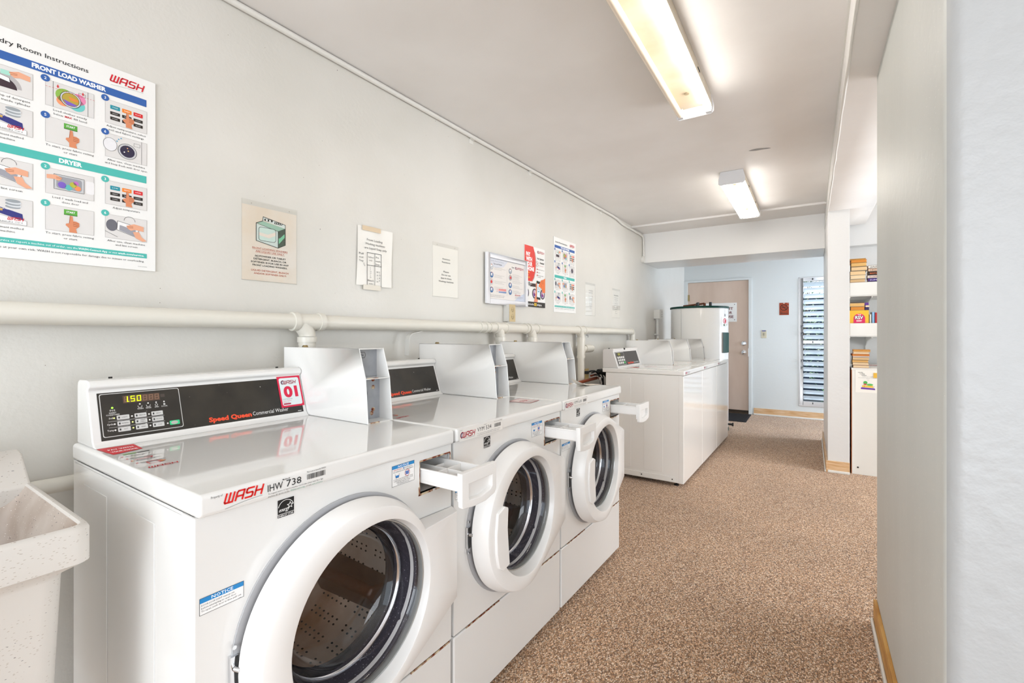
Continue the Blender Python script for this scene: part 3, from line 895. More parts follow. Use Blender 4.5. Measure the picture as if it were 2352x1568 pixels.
    gl_ = MB().lathe([(.191, .028), (.184, .022), (.178, .0), (.168, -.035), (.153, -.060), (.132, -.074), (.10, -.078), (.05, -.0795), (0.0005, -.08)], (D, *HC), 96)
    gl_.build('door_glass', GLASS, door)
    MB().lathe([(.1715, -.03), (.170, -.034), (.166, -.038)], (D, *HC), 96).build('glass_ridge', CHROME, door)
    if idx != 1:
        hp = [(.120, .634), (.158, .648), (.178, .638), (.174, .57), (.186, .452), (.150, .444), (.126, .462), (.114, .51), (.112, .57)]
        MB().prism(hp, 'x', D + .05, D + .082).build('door_handle', PLASTIC, door, bevel=.004, seg=3)
    # rubber boot and drum
    MB().lathe([(.198, .008), (.1905, .006), (.190, -.012), (.187, -.030), (.182, -.045), (.176, -.060)], (D, *HC), 72).build('door_boot', GASKET, root)
    MB().lathe([(.176, -.060), (.168, -.064), (.160, -.066), (.157, -.071), (.160, -.077), (.19, -.085), (.222, -.09)], (D, *HC), 72).build('boot_lip', mat('black_boot_rubber', '121116', .25), root)
    dx0, dx1 = -.45, -.09; DR = .255
    drum = MB().lathe([(.222, -.088), (DR - .008, -.092), (DR, -.10), (DR, -.44), (.2, dx0), (.12, dx0 + .012), (.05, dx0 + .02), (.0005, dx0 + .02)], (D, *HC), 64).build('drum', STEEL, root)
    pf = MB()
    for g in range(30):
        for row in range(14):
            if row % 7 == 6: continue
            for kk in range(2):
                a = 2 * PI * (g + .28 * kk) / 30 + .004 * row
                x = D - .115 - row * .0225; r = DR - .0008
                c0 = Vector((x, HC[0] + r * math.cos(a), HC[1] + r * math.sin(a)))
                tt = Vector((0, -math.sin(a), math.cos(a))); xx = Vector((1, 0, 0))
                pf.add([c0 + tt * (.0032 * math.cos(q)) + xx * (.0048 * math.sin(q)) for q in [i * PI / 3 for i in range(6)]], [tuple(range(6))])
    for ringi in range(9):
        r = .06 + ringi * .016
        for q in range(30):
            if (q % 5) == 4: continue
            a = 2 * PI * q / 30
            c0 = Vector((D + dx0 + .0215 - (max(0, r - .12) * .12 if r > .12 else 0), HC[0] + r * math.cos(a), HC[1] + r * math.sin(a)))
            pf.add([c0 + Vector((.001, .003 * math.cos(w_), .003 * math.sin(w_))) for w_ in [i * PI / 3 for i in range(6)]], [tuple(range(6))])
    o = pf.build('perforations', DARK, drum, smooth=False); o['kind'] = 'stuff'
    for q in range(3):
        a = math.radians((-31, 89, 209)[q])
        X = Matrix.Translation((D - .27, *HC)) @ Matrix.Rotation(a, 4, 'X')
        # local: y = radial, z = tangential
        MB().add([(.15, DR, -.05), (.15, DR, .05), (-.15, DR, .06), (-.15, DR, -.06), (.12, DR - .065, -.012), (.12, DR - .065, .012), (-.13, DR - .075, .016), (-.13, DR - .075, -.016)],
                 [(0, 1, 2, 3), (4, 7, 6, 5), (0, 4, 5, 1), (1, 5, 6, 2), (2, 6, 7, 3), (3, 7, 4, 0)], X=X).build('drum_fin', BAFFLE, drum, bevel=.01, seg=3)
    # lid
    lid = MB().box((-.002, 0, .872), (.718, WW, .914))
    lido = lid.build('top_cover', ENAMEL, root, bevel=.009, seg=4)
    # console
    cy0, cy1 = .01, .588
    prof = [(0, .914), (0, 1.066), (.006, 1.076), (.016, 1.08), (.07, 1.081), (.082, 1.077), (.088, 1.069), (.088, 1.062), (.08, 1.055), (.078, 1.051), (.118, .93), (.126, .921), (.138, .914)]
    con = MB().prism(prof, 'y', cy0, cy1).build('console', ENAMEL, root, bevel=.004, seg=3)
    b0, b1 = (.119, .928), (.0798, 1.046)
    V, Nn = overlay_frame(b0, b1)
    H = math.hypot(b1[0] - b0[0], b1[1] - b0[1])
    P = Print((b0[0], cy0 + .018, b0[1]), (0, 1, 0), V, Nn, eps=.0006)
    Wd = .548
    P.rect(0, 0, Wd, H, OVERLAY, 0)
    P.build('overlay', con)
    P = Print((b0[0], cy0 + .018, b0[1]), (0, 1, 0), V, Nn, eps=.0010)
    f = '00e0e0'
    # membrane keypad
    fx0, fx1, fz0_, fz1_ = .004, .182, .008, H - .003
    P.rrect(fx0, fz0_, fx1, fz1_, .005, 'd9d8d4', 0); P.rrect(fx0 + .0016, fz0_ + .0016, fx1 - .0016, fz1_ - .0016, .0045, OVERLAY, 1)
    P.rect(.052, .092, .134, .112, '5d4536', 2)
    P.rect(.136, .099, .146, .108, '4a413a', 2)
    seg = {'1': 'bc', '5': 'afgcd', '0': 'abcdef', '8': 'abcdefg'}
    def seven(chs, x, y, w, h, c, l):
        lw = h * .13
        pts = {'a': ((0, 1), (1, 1)), 'b': ((1, 1), (1, .5)), 'c': ((1, .5), (1, 0)), 'd': ((0, 0), (1, 0)), 'e': ((0, .5), (0, 0)), 'f': ((0, 1), (0, .5)), 'g': ((0, .5), (1, .5))}
        for k_ in chs:
            (a, b_), (c_, d_) = pts[k_]
            P.line([(x + w * a + h * b_ * .06, y + h * b_), (x + w * c_ + h * d_ * .06, y + h * d_)], lw, c, l)
    for i in range(6): seven('abcdefg', .0555 + i * .0135, .0955, .0075, .0135, '8a6a55', 3)
    lit = mat('lit_digits', 'c8f000', .4, emit=1.6); led = mat('lit_led', '8cf03c', .4, emit=1.3); ledc = mat('pale_led', 'd7e08a', .4, emit=.3)
    seven('bc', .0595, .0955, .0015, .0138, lit, 4); P.disc(.064, .0957, .001, lit, 4, n=8)
    seven(seg['5'], .069, .0957, .0075, .0136, lit, 4); seven(seg['0'], .0825, .0957, .0075, .0136, lit, 4)
    P.disc(.028, .083, .0024, led, 3, n=12)
    P.text('IN/$', .028, .074, .0045, 'd9d8d4', 3, 'C').text('INSERT', .028, .068, .0032, 'd9d8d4', 3, 'C', bold=.02).text('COINS/CARD', .028, .063, .0032, 'd9d8d4', 3, 'C', bold=.02)
    for i, tname in enumerate(('WASH', 'RINSE', 'SPIN', 'DOOR')):
        x = .087 + i * .0185
        P.disc(x, .086, .002, 'e5e4e0', 3, n=10)
        if i < 2: P.line([(x - .0045, .0815), (x - .0035, .0765), (x + .0035, .0765), (x + .0045, .0815)], .001, 'd9d8d4', 3)
        elif i == 2: P.ring(x, .079, .003, .001, 'd9d8d4', 3, n=12)
        else: P.rect(x - .0022, .0763, x + .0022, .0803, 'd9d8d4', 3); P.ring(x, .0805, .0014, .0008, 'd9d8d4', 3, n=8)
        P.text(tname, x, .0715, .0032, 'd9d8d4', 3, 'C', bold=.02)
    rows = (('Soil', ('LIGHT', 'MEDIUM', 'HEAVY')), ('Cycle', ('NORMAL', 'PERM PRESS', 'DELICATES')), ('Temp', ('HOT', 'WARM', 'COLD')))
    keys = []
    for r, (nm, lab) in enumerate(rows):
        y = .0555 - r * .0158
        P.text(nm, .027, y - .0015, .004, 'e5e4e0', 3, 'R', bold=.015)
        for cix, t_ in enumerate(lab):
            x = .035 + cix * .0375
            on = (cix == 0 and r == 0) or (cix == 1 and r > 0)
            P.disc(x - .0055, y, .0021, ledc if on else 'e5e4e0', 3, n=10)
            P.rrect(x, y - .0058, x + .0265, y + .0058, .0015, 'cfcecb', 3)
            P.rect(x + .003, y - .0025, x + .0065, y + .0025, '3a3a3a', 4)
            if ' ' in t_:
                a_, b_ = t_.split(' '); P.text(a_, x + .017, y + .0008, .003, '222222', 4, 'C'); P.text(b_, x + .017, y - .0038, .003, '222222', 4, 'C')
            else: P.text(t_, x + .0165, y - .0015, .0031, '222222', 4, 'C', w=min(.015, .0024 * len(t_)))
        if r < 2: P.rect(.017, y - .0084, .139, y - .0078, 'd9d8d4', 2)
    P.rrect(.1495, .0175, .1735, .0295, .002, '35d08a', 3); P.disc(.161, .0235, .0085, 'b9b4ae', 4, ry=.0048); P.disc(.1445, .0235, .0021, 'e5e4e0', 3, n=10)
    P.text('Speed Queen', .248, .0095, .0128, 'f0512e', 3, bold=.045, w=.124)
    P.text('Commercial Washer', .376, .0105, .0122, 'e8e7e4', 3, w=.118)
    P.rect(.527, .004, .54, .006, 'd9d8d4', 3)
    if idx == 1:
        # numbered sticker
        x, y, w, h = .472, .022, .083, .108
        P.rect(x, y, x + w, y + h, 'd81e46', 5); P.rrect(x + .006, y + .006, x + w - .006, y + h - .006, .006, 'dfe8e8', 6)
        P.wash(x + .011, y + h - .027, .054, .011, 'a3263c', 7, None, crest=True)
        P.text('01', x + w / 2, y + .036, .034, 'd81e46', 7, 'C', bold=.05, w=.05)
        P.text('Launch PayRange App', x + .009, y + .027, .0032, '223', 7, w=.032) if False else P.text('Launch PayRange App', x + .009, y + .027, .0032, '22334a', 7, w=.034)
        P.text('Swipe to Machine', x + .009, y + .021, .003, 'd81e46', 7, w=.03); P.text('Number 01', x + .009, y + .016, .003, 'd81e46', 7, w=.02)
        P.rrect(x + .009, y + .009, x + .035, y + .014, .002, 'b21f44', 7)
    P.build('lettering', con)
    scw = MB()
    for y in (.07, .53): scw.cyl((.03, y, 1.079), (.03, y, 1.0835), .0045, n=8)
    scw.build_each('screw', DARK, con)
    coin_box(root, -.027, .402, .433, .589, .689, .9145, 1.057, 1.1515)
    # stickers on lid front
    P = Print((.718, 0, .871), (0, 1, 0), (0, 0, 1), (1, 0, 0), eps=.0006)
    if idx == 1:
        P.text('Property of', .0215, .033, .0042, '222222', 2, w=.019)
        P.wash(.0435, .018, .071, .0165, 'e01b14', 2)
        P.text('Machine ID', .154, .0315, .0032, '222222', 2, bold=.01, w=.016)
        P.text('IHW', .1235, .0165, .0135, '111111', 2, w=.031); P.text('738', .162, .0165, .0135, '111111', 2, w=.0325)
        P.text('To request service or report a machine out of order, please enter the 6 digit', .1245, .0105, .0031, '333333', 2, w=.121)
        P.text('machine ID above on the', .1245, .005, .0031, '333333', 2, w=.044); P.text('WASH-Connect App', .1705, .005, .0031, '2a8f78', 2, w=.033)
        P.text('or visit', .2055, .005, .0031, '333333', 2, w=.012); P.text('wash.com/service.', .219, .005, .0031, '2a8f78', 2, w=.026)
        P.text('This room is leased by WASH', .207, .0335, .0033, '333333', 2, w=.045)
        bx = .2075
        rd = random.Random(4)
        while bx < .2515:
            w_ = rd.choice((.0006, .0012, .002)); P.rect(bx, .019, bx + w_, .030, '333333', 2); bx += w_ + rd.choice((.0006, .0012))
    else:
        x = .012
        P.rrect(x, .002, .24, .0395, .002, 'ebe8e3', 1)
        P.text('Property of', x + .003, .034, .0028, '333333', 2, w=.012)
        P.wash(x + .004, .0125, .072, .0145, 'b3122e', 2, None, crest=True)
        P.text('MULTI-FAMILY LAUNDRY SYSTEMS', x + .02, .007, .0025, '555555', 2, w=.055)
        t1, t2 = (('VYM', '534') if idx == 2 else ('VYM', '618'))
        P.text('Machine ID', .135, .0335, .0028, '333333', 2, w=.014)
        P.text(t1, .1, .0175, .0125, '222222', 2, w=.036); P.text(t2, .145, .0175, .0125, '222222', 2, w=.03)
        P.text('To request service on this machine, please contact', .1, .0095, .0028, '444444', 2, w=.125); P.text('at www.wash.com or 800 342 5932 for customer service', .1, .0045, .0028, '444444', 2, w=.12)
        P.text('This room is leased by WASH', .19, .0345, .0026, '444444', 2, w=.045)
        bx = .192; rd = random.Random(idx)
        while bx < .228:
            w_ = rd.choice((.0008, .0014, .002)); P.rect(bx, .017, bx + w_, .029, '333333', 2); bx += w_ + .0011
    P.build('machine_number_sticker', root)
    # energy sticker, notice stickers
    P = Print((D, 0, 0), (0, 1, 0), (0, 0, 1), (1, 0, 0), eps=.0006)
    x, z = .15, .8225
    P.rect(x, z, x + .037, z + .038, 'f0efec', 1)
    P.rect(x + .0008, z + .0078, x + .0362, z + .0372, '100f0f', 2); P.rect(x + .0008, z + .0008, x + .0362, z + .0068, '100f0f', 2)
    P.ring(x + .0185, z + .018, .0165, .0013, 'f0efec', 3, a0=math.radians(15), a1=math.radians(165), n=16)
    P.text('energy', x + .003, z + .0125, .0075, 'f0efec', 3, shear=.35, w=.022, bold=.01)
    st = [(x + .0275 + (.0065 if i % 2 == 0 else .0028) * math.sin(i * PI / 5), z + .0215 + (.0065 if i % 2 == 0 else .0028) * math.cos(i * PI / 5)) for i in range(10)]
    P.line(st, .0012, 'f0efec', 3, True)
    P.text('ENERGY STAR', x + .0185, z + .002, .0036, 'f0efec', 3, 'C', bold=.01, w=.033)
    P.build('efficiency_sticker', root)

    def notice(x, z, w, h, body, name):
        P = Print((D, 0, 0), (0, 1, 0), (0, 0, 1), (1, 0, 0), eps=.0006)
        P.rect(x, z, x + w, z + h, 'f2f1ef', 1); P.frame(x, z, x + w, z + h, .0007, '333333', 2)
        hb = h * (.3 if body == 1 else .17)
        P.rect(x + .0007, z + h - hb, x + w - .0007, z + h - .0007, '1f86c8', 2)
        P.text('NOTICE', x + w / 2, z + h - hb * .82, hb * .62, 'ffffff', 3, 'C', bold=.01, sx=1.25)
        if body == 1:
            for i, t_ in enumerate(('DOOR LOCK LIGHT must go out', 'before attempting to open door.', 'To open, push door in then pull out.')):
                P.text(t_, x + .003, z + h - hb - .0055 - i * .0052, .003, '333333', 3, w=(.056, .06, .069)[i])
            P.text('504520', x + w - .01, z + .0008, .0012, '555555', 3)
        else:
            P.text('HIGH EFFICIENCY', x + .006, z + h - hb - .005, .0032, 'c8343a', 3, w=.03); P.text('DETERGENT IS', x + .044, z + h - hb - .005, .0028, '333333', 3, w=.028)
            P.text('RECOMMENDED FOR BEST PERFORMANCE', x + w / 2, z + h - hb - .01, .0028, '333333', 3, 'C', w=w * .88)
            P.disc(x + .0405, z + h - hb - .0035, .0022, '2c6fb0', 3, n=10)
            P.poly([(x + .013, z + .021), (x + .023, z + .021), (x + .0245, z + .027), (x + .0115, z + .027)], '2c7fc8', 3)
            P.line([(x + .011, z + .031), (x + .013, z + .021), (x + .023, z + .021), (x + .025, z + .031)], .0007, '333333', 4)
            P.poly([(x + .048, z + .022), (x + .058, z + .022), (x + .0595, z + .031), (x + .0465, z + .031)], '2c7fc8', 3)
            P.ring(x + .053, z + .0265, .0085, .0011, 'c8343a', 4, n=18).line([(x + .047, z + .0205), (x + .059, z + .0325)], .001, 'c8343a', 5)
            for i, t_ in enumerate(('IF USING NON HE DETERGENT, AVOID', 'OVERSUDSING BY USING ONLY 1/4 THE', 'DETERGENT MANUFACTURERS', 'RECOMMENDED AMOUNT')):
                P.text(t_, x + w / 2, z + .0152 - i * .0042, .0026, '333333', 3, 'C', w=w * (.86, .86, .62, .52)[i])
        P.build(name, root)
    notice(.008, .6965, .0765, .0305, 1, 'notice_sticker')
    notice(.453, .803, .079, .054, 2, 'detergent_sticker')
    # labels lying on the lid
    P = Print((0, 0, .914), (0, 1, 0), (-1, 0, 0), (0, 0, 1), eps=.0006)
    if idx == 1 or idx == 2:
        # u along y, v toward the wall (minus x)
        P.poly([(.018, -.24), (.012, -.14), (.085, -.146), (.08, -.222)], 'd4202c', 2)
        P.text('PAY WITH', .024, -.185, .012, 'ffffff', 3, bold=.03, w=.05, rot=0); P.text('YOUR PHONE', .022, -.215, .012, 'ffffff', 3, bold=.03, w=.052)
        P.poly([(.0, 0), (0, 0), (0, 0)], 'ffffff', 2) if False else None
        P.rect(.03, -.262, .055, -.256, '6cae3c', 3); P.rect(.058, -.262, .082, -.256, '333333', 3)
        for i in range(4):
            P.rect(.02, -.285 - i * .03, .024, -.28 - i * .03, 'c8202c', 3); P.rect(.027, -.285 - i * .03, .075, -.2825 - i * .03, '555555', 3); P.rect(.027, -.291 - i * .03, .062, -.2885 - i * .03, '777777', 3)
        P.line([(.03, -.335), (.06, -.335), (.066, -.325), (.052, -.32)], .003, 'c8202c', 3)
        P.frame(.036, -.4, .058, -.376, .002, 'c8202c', 3); P.poly([(.058, -.4), (.07, -.392), (.06, -.376)], 'c87a4a', 3)
        P.wash(.022, -.44, .055, .012, 'c8202c', 3, '888888')
    if idx == 2:
        P.build('payment_sticker', root); P = Print((0, 0, .914), (0, 1, 0), (-1, 0, 0), (0, 0, 1), eps=.0006)
        P.poly([(.556, -.535), (.646, -.525), (.652, -.622), (.56, -.63)], 'e9d9d6', 2); P.line([(.556, -.535), (.646, -.525), (.652, -.622), (.56, -.63)], .004, 'b83440', 3, True)
        P.text('STOP', .575, -.59, .022, 'b83440', 3, bold=.04, w=.05)
        for i in range(3): P.rect(.57, -.605 - i * .006, .64, -.603 - i * .006, '999999', 3)
    if idx == 3:
        P.rect(.02, -.3, .07, -.24, 'd4202c', 2)
        P.line([(.03, -.32), (.1, -.33), (.2, -.4)], .003, 'b9b4ae', 2)
    P.build(('payment_sticker', 'red_bordered_sticker', 'torn_sticker')[idx - 1], root)
    return root


front_loader(1, .400, 'white front load washer number 01 beside the speckled tub, nearest to the camera')
front_loader(2, 1.0935, 'white front load washer marked VYM 534, in the middle of the three')
front_loader(3, 1.787, 'white front load washer marked VYM 618, furthest of the three')
cp = lthing('curled_paper', 'curled paper slip lying on the lid of the furthest front load washer', 'paper', .70, 2.36, .9146)
pv = []; n = 12
for i in range(n + 1):
    u = i / n
    x = .02 + u * .13; z = .0006 + .035 * max(0, (.45 - u)) ** 2 * 6; y = .055 + .01 * u
    pv += [(x * .35 - .02, -.05 + u * .16, z), (x * .35 + .04, -.035 + u * .16, z * .4 + .0006)]
MB().add(pv, [(2 * i, 2 * i + 1, 2 * i + 3, 2 * i + 2) for i in range(n)]).build('paper_slip', PAPER2, cp)


# ------------------------------------------------------------ top loading washers
def top_loader(idx, y0, label):
    root = lthing('top_load_washer', label, 'washer', .262, y0, 0, 'top load washers by the water heater')
    D = .655; Wt = .686
    cb = MB()
    cb.box((.03, .003, .03), (D, Wt - .003, .871))
    cb.build('cabinet', ENAMEL2, root, bevel=.003)
    pn = MB()
    if idx == 1:
        MB().box((.11, .0008, .1), (.25, .003, .835)).box((.36, .0008, .1), (.51, .003, .835)).build_each('embossed_panel', ENAMEL2, root, bevel=.001, seg=1)
        b_ = MB().box((.05, -.0005, .034), (D - .05, .003, .075)); b_.build('lower_strip', ENAMEL2, root, bevel=.001, seg=1)
        q = MB()
        for x in (.1, .34, D - .07): q.cyl((x, -.002, .055), (x, .002, .055), .005, n=10)
        q.build_each('strip_screw', DARK, root)
    MB().box((D - .02, .001, .028), (D + .016, Wt - .001, .868)).build('front_panel', ENAMEL2, root, bevel=.004, seg=3)
    q = MB()
    for (x, y) in ((.08, .06), (D - .05, .05), (.08, Wt - .06), (D - .05, Wt - .05)): MB().cyl((x, y, 0), (x, y, .008), .019, n=14).cyl((x, y, .008), (x, y, .034), .007, n=8).build('foot', BLACK, root)
    MB().box((.0, 0, .872), (D + .022, Wt, .909)).build('top_cover', ENAMEL2, root, bevel=.007, seg=3)
    # lid seams and lid
    MB().box((.2, .06, .909), (D - .05, Wt - .13, .913)).build('lid', ENAMEL2, root, bevel=.002)
    prof = [(0, .909), (0, 1.058), (.008, 1.066), (.085, 1.072), (.094, 1.066), (.094, 1.055), (.091, 1.05), (.133, .918), (.14, .909)]
    con = MB().prism(prof, 'y', .012, .63).build('console', mat('light_grey_enamel', 'dcd9d6', .2), root, bevel=.003)
    b0, b1 = (.1325, .922), (.094, 1.043)
    V, Nn = overlay_frame(b0, b1); H = math.hypot(b1[0] - b0[0], b1[1] - b0[1])
    P = Print((b0[0], .035, b0[1]), (0, 1, 0), V, Nn, eps=.0006)
    P.rect(0, 0, .55, H, '3d3a38', 1); P.frame(.0, .0, .55, H, .002, 'e0deda', 2)
    P.frame(.012, .008, .2, H - .006, .002, 'e0deda', 3)
    P.rect(.05, .092, .12, .115, '6d6a20', 3); P.rect(.07, .097, .1, .11, '9a9a3a', 4)
    P.text('888', .12, .068, .016, '8a8884', 3, 'C')
    for r in range(3):
        for c_ in range(4):
            P.rrect(.03 + c_ * .042, .018 + r * .024, .06 + c_ * .042, .036 + r * .024, .004, ('35b05a' if (r == 0 and c_ == 3) else 'dcdad6'), 4)
    P.text('Speed Queen', .24, .012, .015, 'e2472c', 3, bold=.045, w=.15); P.text('Commercial Washer', .395, .013, .013, 'e0deda', 3, w=.13)
    P.build('control_panel', con)
    s_ = MB().cyl((.089, .27, 1.066), (.101, .27, 1.063), .008, n=10).cyl((.04, .05, 1.068), (.04, .05, 1.076), .005, n=8)
    s_.build_each('screw', DARK, con)
    coin_box(root, -.017, .384, .412, .628, .686, .909, 1.044, 1.137)
    P = Print((D + .022, 0, .872), (0, 1, 0), (0, 0, 1), (1, 0, 0), eps=.0006)
    P.wash(.035, .012, .06, .013, 'b3324e', 2, None, crest=True); P.text(('VYM 402', 'VYM 331', 'VYM 287')[idx - 1], .11, .014, .01, '555564', 2, w=.07)
    P.rect(.1, .008, .17, .0095, '8a8a94', 2)
    P.build('machine_number_sticker', root)
    P = Print((0, 0, .913), (0, 1, 0), (-1, 0, 0), (0, 0, 1), eps=.0006)
    P.poly([(.09, -.28), (.14, -.28), (.14, -.24), (.115, -.23), (.09, -.24)], 'd43a2c', 2)
    for i in range(4): P.rect(.2, -.3 - i * .02, .4, -.297 - i * .02, 'c9a09c', 2)
    P.frame(.38, -.52, .47, -.45, .003, 'b98a88', 2)
    P.build('lid_stickers', root)
    return root


top_loader(1, 3.764, 'white top load washer with a side panel in view, nearest of the far row')
top_loader(2, 4.453, 'white top load washer in the middle of the far row')
top_loader(3, 5.142, 'white top load washer beside the water heater, end of the far row')

# ------------------------------------------------------------ utility tub
tub = lthing('utility_tub', 'speckled terrazzo laundry tub with a stained basin, beside the first washer', 'sink', .14, -.29, 0)
# local x 0..0.60 depth, y 0..0.595
X0, X1, Y0, Y1 = .16, .598, 0, .595
ro = MB()


def rr(x0, y0, x1, y1, r, n=6):
    pts = []
    for cx, cy, a in ((x1 - r, y0 + r, -90), (x1 - r, y1 - r, 0), (x0 + r, y1 - r, 90), (x0 + r, y0 + r, 180)):
        for k in range(n + 1):
            t = math.radians(a + 90 * k / n); pts.append((cx + r * math.cos(t), cy + r * math.sin(t)))
    return pts


def loft(mb, loops, m=0, capend=True, capstart=False):
    n = len(loops[0]); base = []
    for (pts, z) in [(l[0:-1][0], l[-1]) if False else l for l in loops]:
        base.append([(p[0], p[1], z) for p in pts])
    n = len(base[0])
    vs = [p for g in base for p in g]
    fs = [(i * n + k, i * n + (k + 1) % n, (i + 1) * n + (k + 1) % n, (i + 1) * n + k) for i in range(len(base) - 1) for k in range(n)]
    if capend: fs.append(tuple(range((len(base) - 1) * n, len(base) * n)))
    if capstart: fs.append(tuple(range(n))[::-1])
    mb.add(vs, fs, m)


def L2(pts, z): return (pts, z)


class _L(list):
    pass


def loft2(mb, loops, m=0, capend=True):
    n = len(loops[0][0])
    vs = [(p[0], p[1], z) for pts, z in loops for p in pts]
    fs = [(i * n + k, i * n + (k + 1) % n, (i + 1) * n + (k + 1) % n, (i + 1) * n + k) for i in range(len(loops) - 1) for k in range(n)]
    if capend: fs.append(tuple(range((len(loops) - 1) * n, len(loops) * n)))
    mb.add(vs, fs, m)


loft2(ro, [(rr(X0 + .05, Y0 + .045, X1 - .05, Y1 - .045, .03), .36), (rr(X0 + .02, Y0 + .03, X1 - .032, Y1 - .03, .03), .768), (rr(X0 + .018, Y0 + .028, X1 - .03, Y1 - .028, .03), .776),
           (rr(X0, Y0, X1, Y1, .025), .796), (rr(X0, Y0, X1, Y1, .025), .853), (rr(X0 + .003, Y0 + .003, X1 - .003, Y1 - .003, .024), .859), (rr(X0 + .008, Y0 + .008, X1 - .008, Y1 - .008, .022), .861),
           (rr(X0 + .011, Y0 + .011, X1 - .011, Y1 - .011, .02), .861), (rr(X0 + .014, Y0 + .014, X1 - .014, Y1 - .014, .018), .857)], capend=False)
ro.build('tub_shell', SINK, tub, ang=50)
ri = MB()
loft2(ri, [(rr(X0 + .014, Y0 + .014, X1 - .014, Y1 - .014, .018), .857), (rr(X0 + .038, Y0 + .038, X1 - .038, Y1 - .038, .03), .80), (rr(X0 + .055, Y0 + .06, X1 - .065, Y1 - .06, .04), .50), (rr(X0 + .09, Y0 + .09, X1 - .10, Y1 - .09, .04), .45)])
ri.build('basin', SINKIN, tub, ang=50)
MB().box((X0 + .055, Y0 + .05, .362), (X1 - .055, Y1 - .05, .37)).build('tub_bottom', SINK, tub)
bs = MB()
pf_ = [(X0 + .03, .858), (X0 + .004, .875), (X0 - .03, .900), (X0 - .055, .918), (X0 - .09, .922), (X0 - .105, .918), (X0 - .105, .80), (X0 + .03, .80)]
bs.prism(pf_, 'y', Y0, Y1 - .004)
bs.build('backsplash', SINK, tub, bevel=.006, seg=3)
MB().cyl((X0 + .16, .3, .451), (X0 + .16, .3, .456), .04, n=24).build('drain', CHROME, tub)
for (x, y) in ((.2, .08), (.2, .5), (.5, .08), (.5, .5)):
    MB().cyl((x + .04, y, 0), (x + .04, y, .365), .016, n=12).build('leg', ALU, tub)
fa = lthing('tub_faucet', 'tub faucet with a red lever handle above the speckled basin', 'faucet', .14, -.29, 0)
MB().box((X0 - .045, .2, .91), (X0 + .0, .46, .945)).cyl((X0 - .02, .33, .93), (X0 - .02, .33, .99), .015, n=14).tube([(X0 - .02, .33, .98), (X0 + .02, .33, 1.02), (X0 + .1, .33, 1.0), (X0 + .13, .33, .96)], .011, 12).build('faucet_body', CHROME, fa, bevel=.003)
for y in (.23, .43):
    MB().cyl((X0 - .02, y, .945), (X0 - .02, y, .962), .012, n=12).build('valve_stem', CHROME, fa)
MB().box((X0 - .035, .195, .958), (X0 + .045, .255, .976)).build('lever', mat('blue_plastic', '2a4aa0', .3), fa, bevel=.006, seg=3, label='blue lever')
MB().prism([(X0 - .035, .41), (X0 + .0, .405), (X0 + .0, .463), (X0 - .035, .46)], 'z', .938, .952).box((X0 + .0, .423, .926), (X0 + .055, .452, .942)).build('lever', mat('red_plastic', 'd8201c', .25), fa, bevel=.005, seg=3, label='red lever')

# low supply pipe behind the tub
lo = MB().cyl((0, 0, 0), (0, .45, -.008), .021, n=20)
o = lo.build('low_pipe', PVC); place(o, .05, .05, .785); tag(o, 'cream painted pipe on the wall low between tub and first washer', 'pipe')

# ------------------------------------------------------------ drain pipe run
pipe = lthing('drain_pipe', 'cream painted drain pipe with tees running along the left wall above the washers', 'pipe', .062, 0, 0)


def zp(y): return 1.257 - .0072 * y


R_ = .0305
run = [(-.8, 1.12), (1.18, 2.50), (2.56, 2.91), (2.97, 3.73), (3.80, 5.07)]
for a, b_ in run:
    MB().cyl((0, a, zp(a)), (0, b_, zp(b_)), R_, n=32).build('pipe_length', PVC, pipe)


def collar(mb, y, w=.022, r=.0365):
    mb.cyl((0, y - w / 2, zp(y - w / 2)), (0, y + w / 2, zp(y + w / 2)), r, n=32)


def tee(y, zlow, r=.0345):
    mb = MB()
    mb.cyl((0, y - .055, zp(y)), (0, y + .055, zp(y)), .0335, n=32)
    mb.cyl((0, y - .068, zp(y)), (0, y - .046, zp(y)), .038, n=32); mb.cyl((0, y + .046, zp(y)), (0, y + .068, zp(y)), .038, n=32)
    pts = [(0, y - .035 + .035 * (1 - math.cos(t)) * 1, zp(y) - .055 * math.sin(t)) for t in [PI / 2 * k / 6 for k in range(7)]]
    mb.tube([(0, y - .03, zp(y)), (0, y - .022, zp(y) - .018), (0, y - .008, zp(y) - .034), (0, y, zp(y) - .052), (0, y, zp(y) - .06)], .0325, 28)
    mb.cyl((0, y, zp(y) - .062), (0, y, zp(y) - .084), .038, n=32)
    mb.cyl((0, y, zp(y) - .084), (0, y, zp(y) - .098), .0335, n=32)
    mb.build('tee_fitting', PVC, pipe)
    MB().cyl((0, y, zlow), (0, y, zp(y) - .09), R_, n=28).build('drop_pipe', PVC, pipe)


tee(1.15, .8); tee(2.53, .8); tee(2.94, .8); tee(3.765, .6)
q = MB(); collar(q, 2.30, .012, .034); collar(q, 2.36, .02); collar(q, 2.40, .012, .034); collar(q, 2.84, .02)
q.build_each('coupling', PVC, pipe)
# elbow at the far end
y = 5.1
MB().tube([(0, y - .035 + .035 * math.sin(t), zp(y) - .035 * (1 - math.cos(t))) for t in [PI / 2 * k / 8 for k in range(9)]] + [(0, y, zp(y) - .05)], .0335, 28).cyl((0, y - .05, zp(y)), (0, y - .03, zp(y)), .037, n=28).build('elbow', PVC, pipe)
MB().cyl((0, y, .6), (0, y, zp(y) - .04), R_, n=28).build('drop_pipe', PVC, pipe)
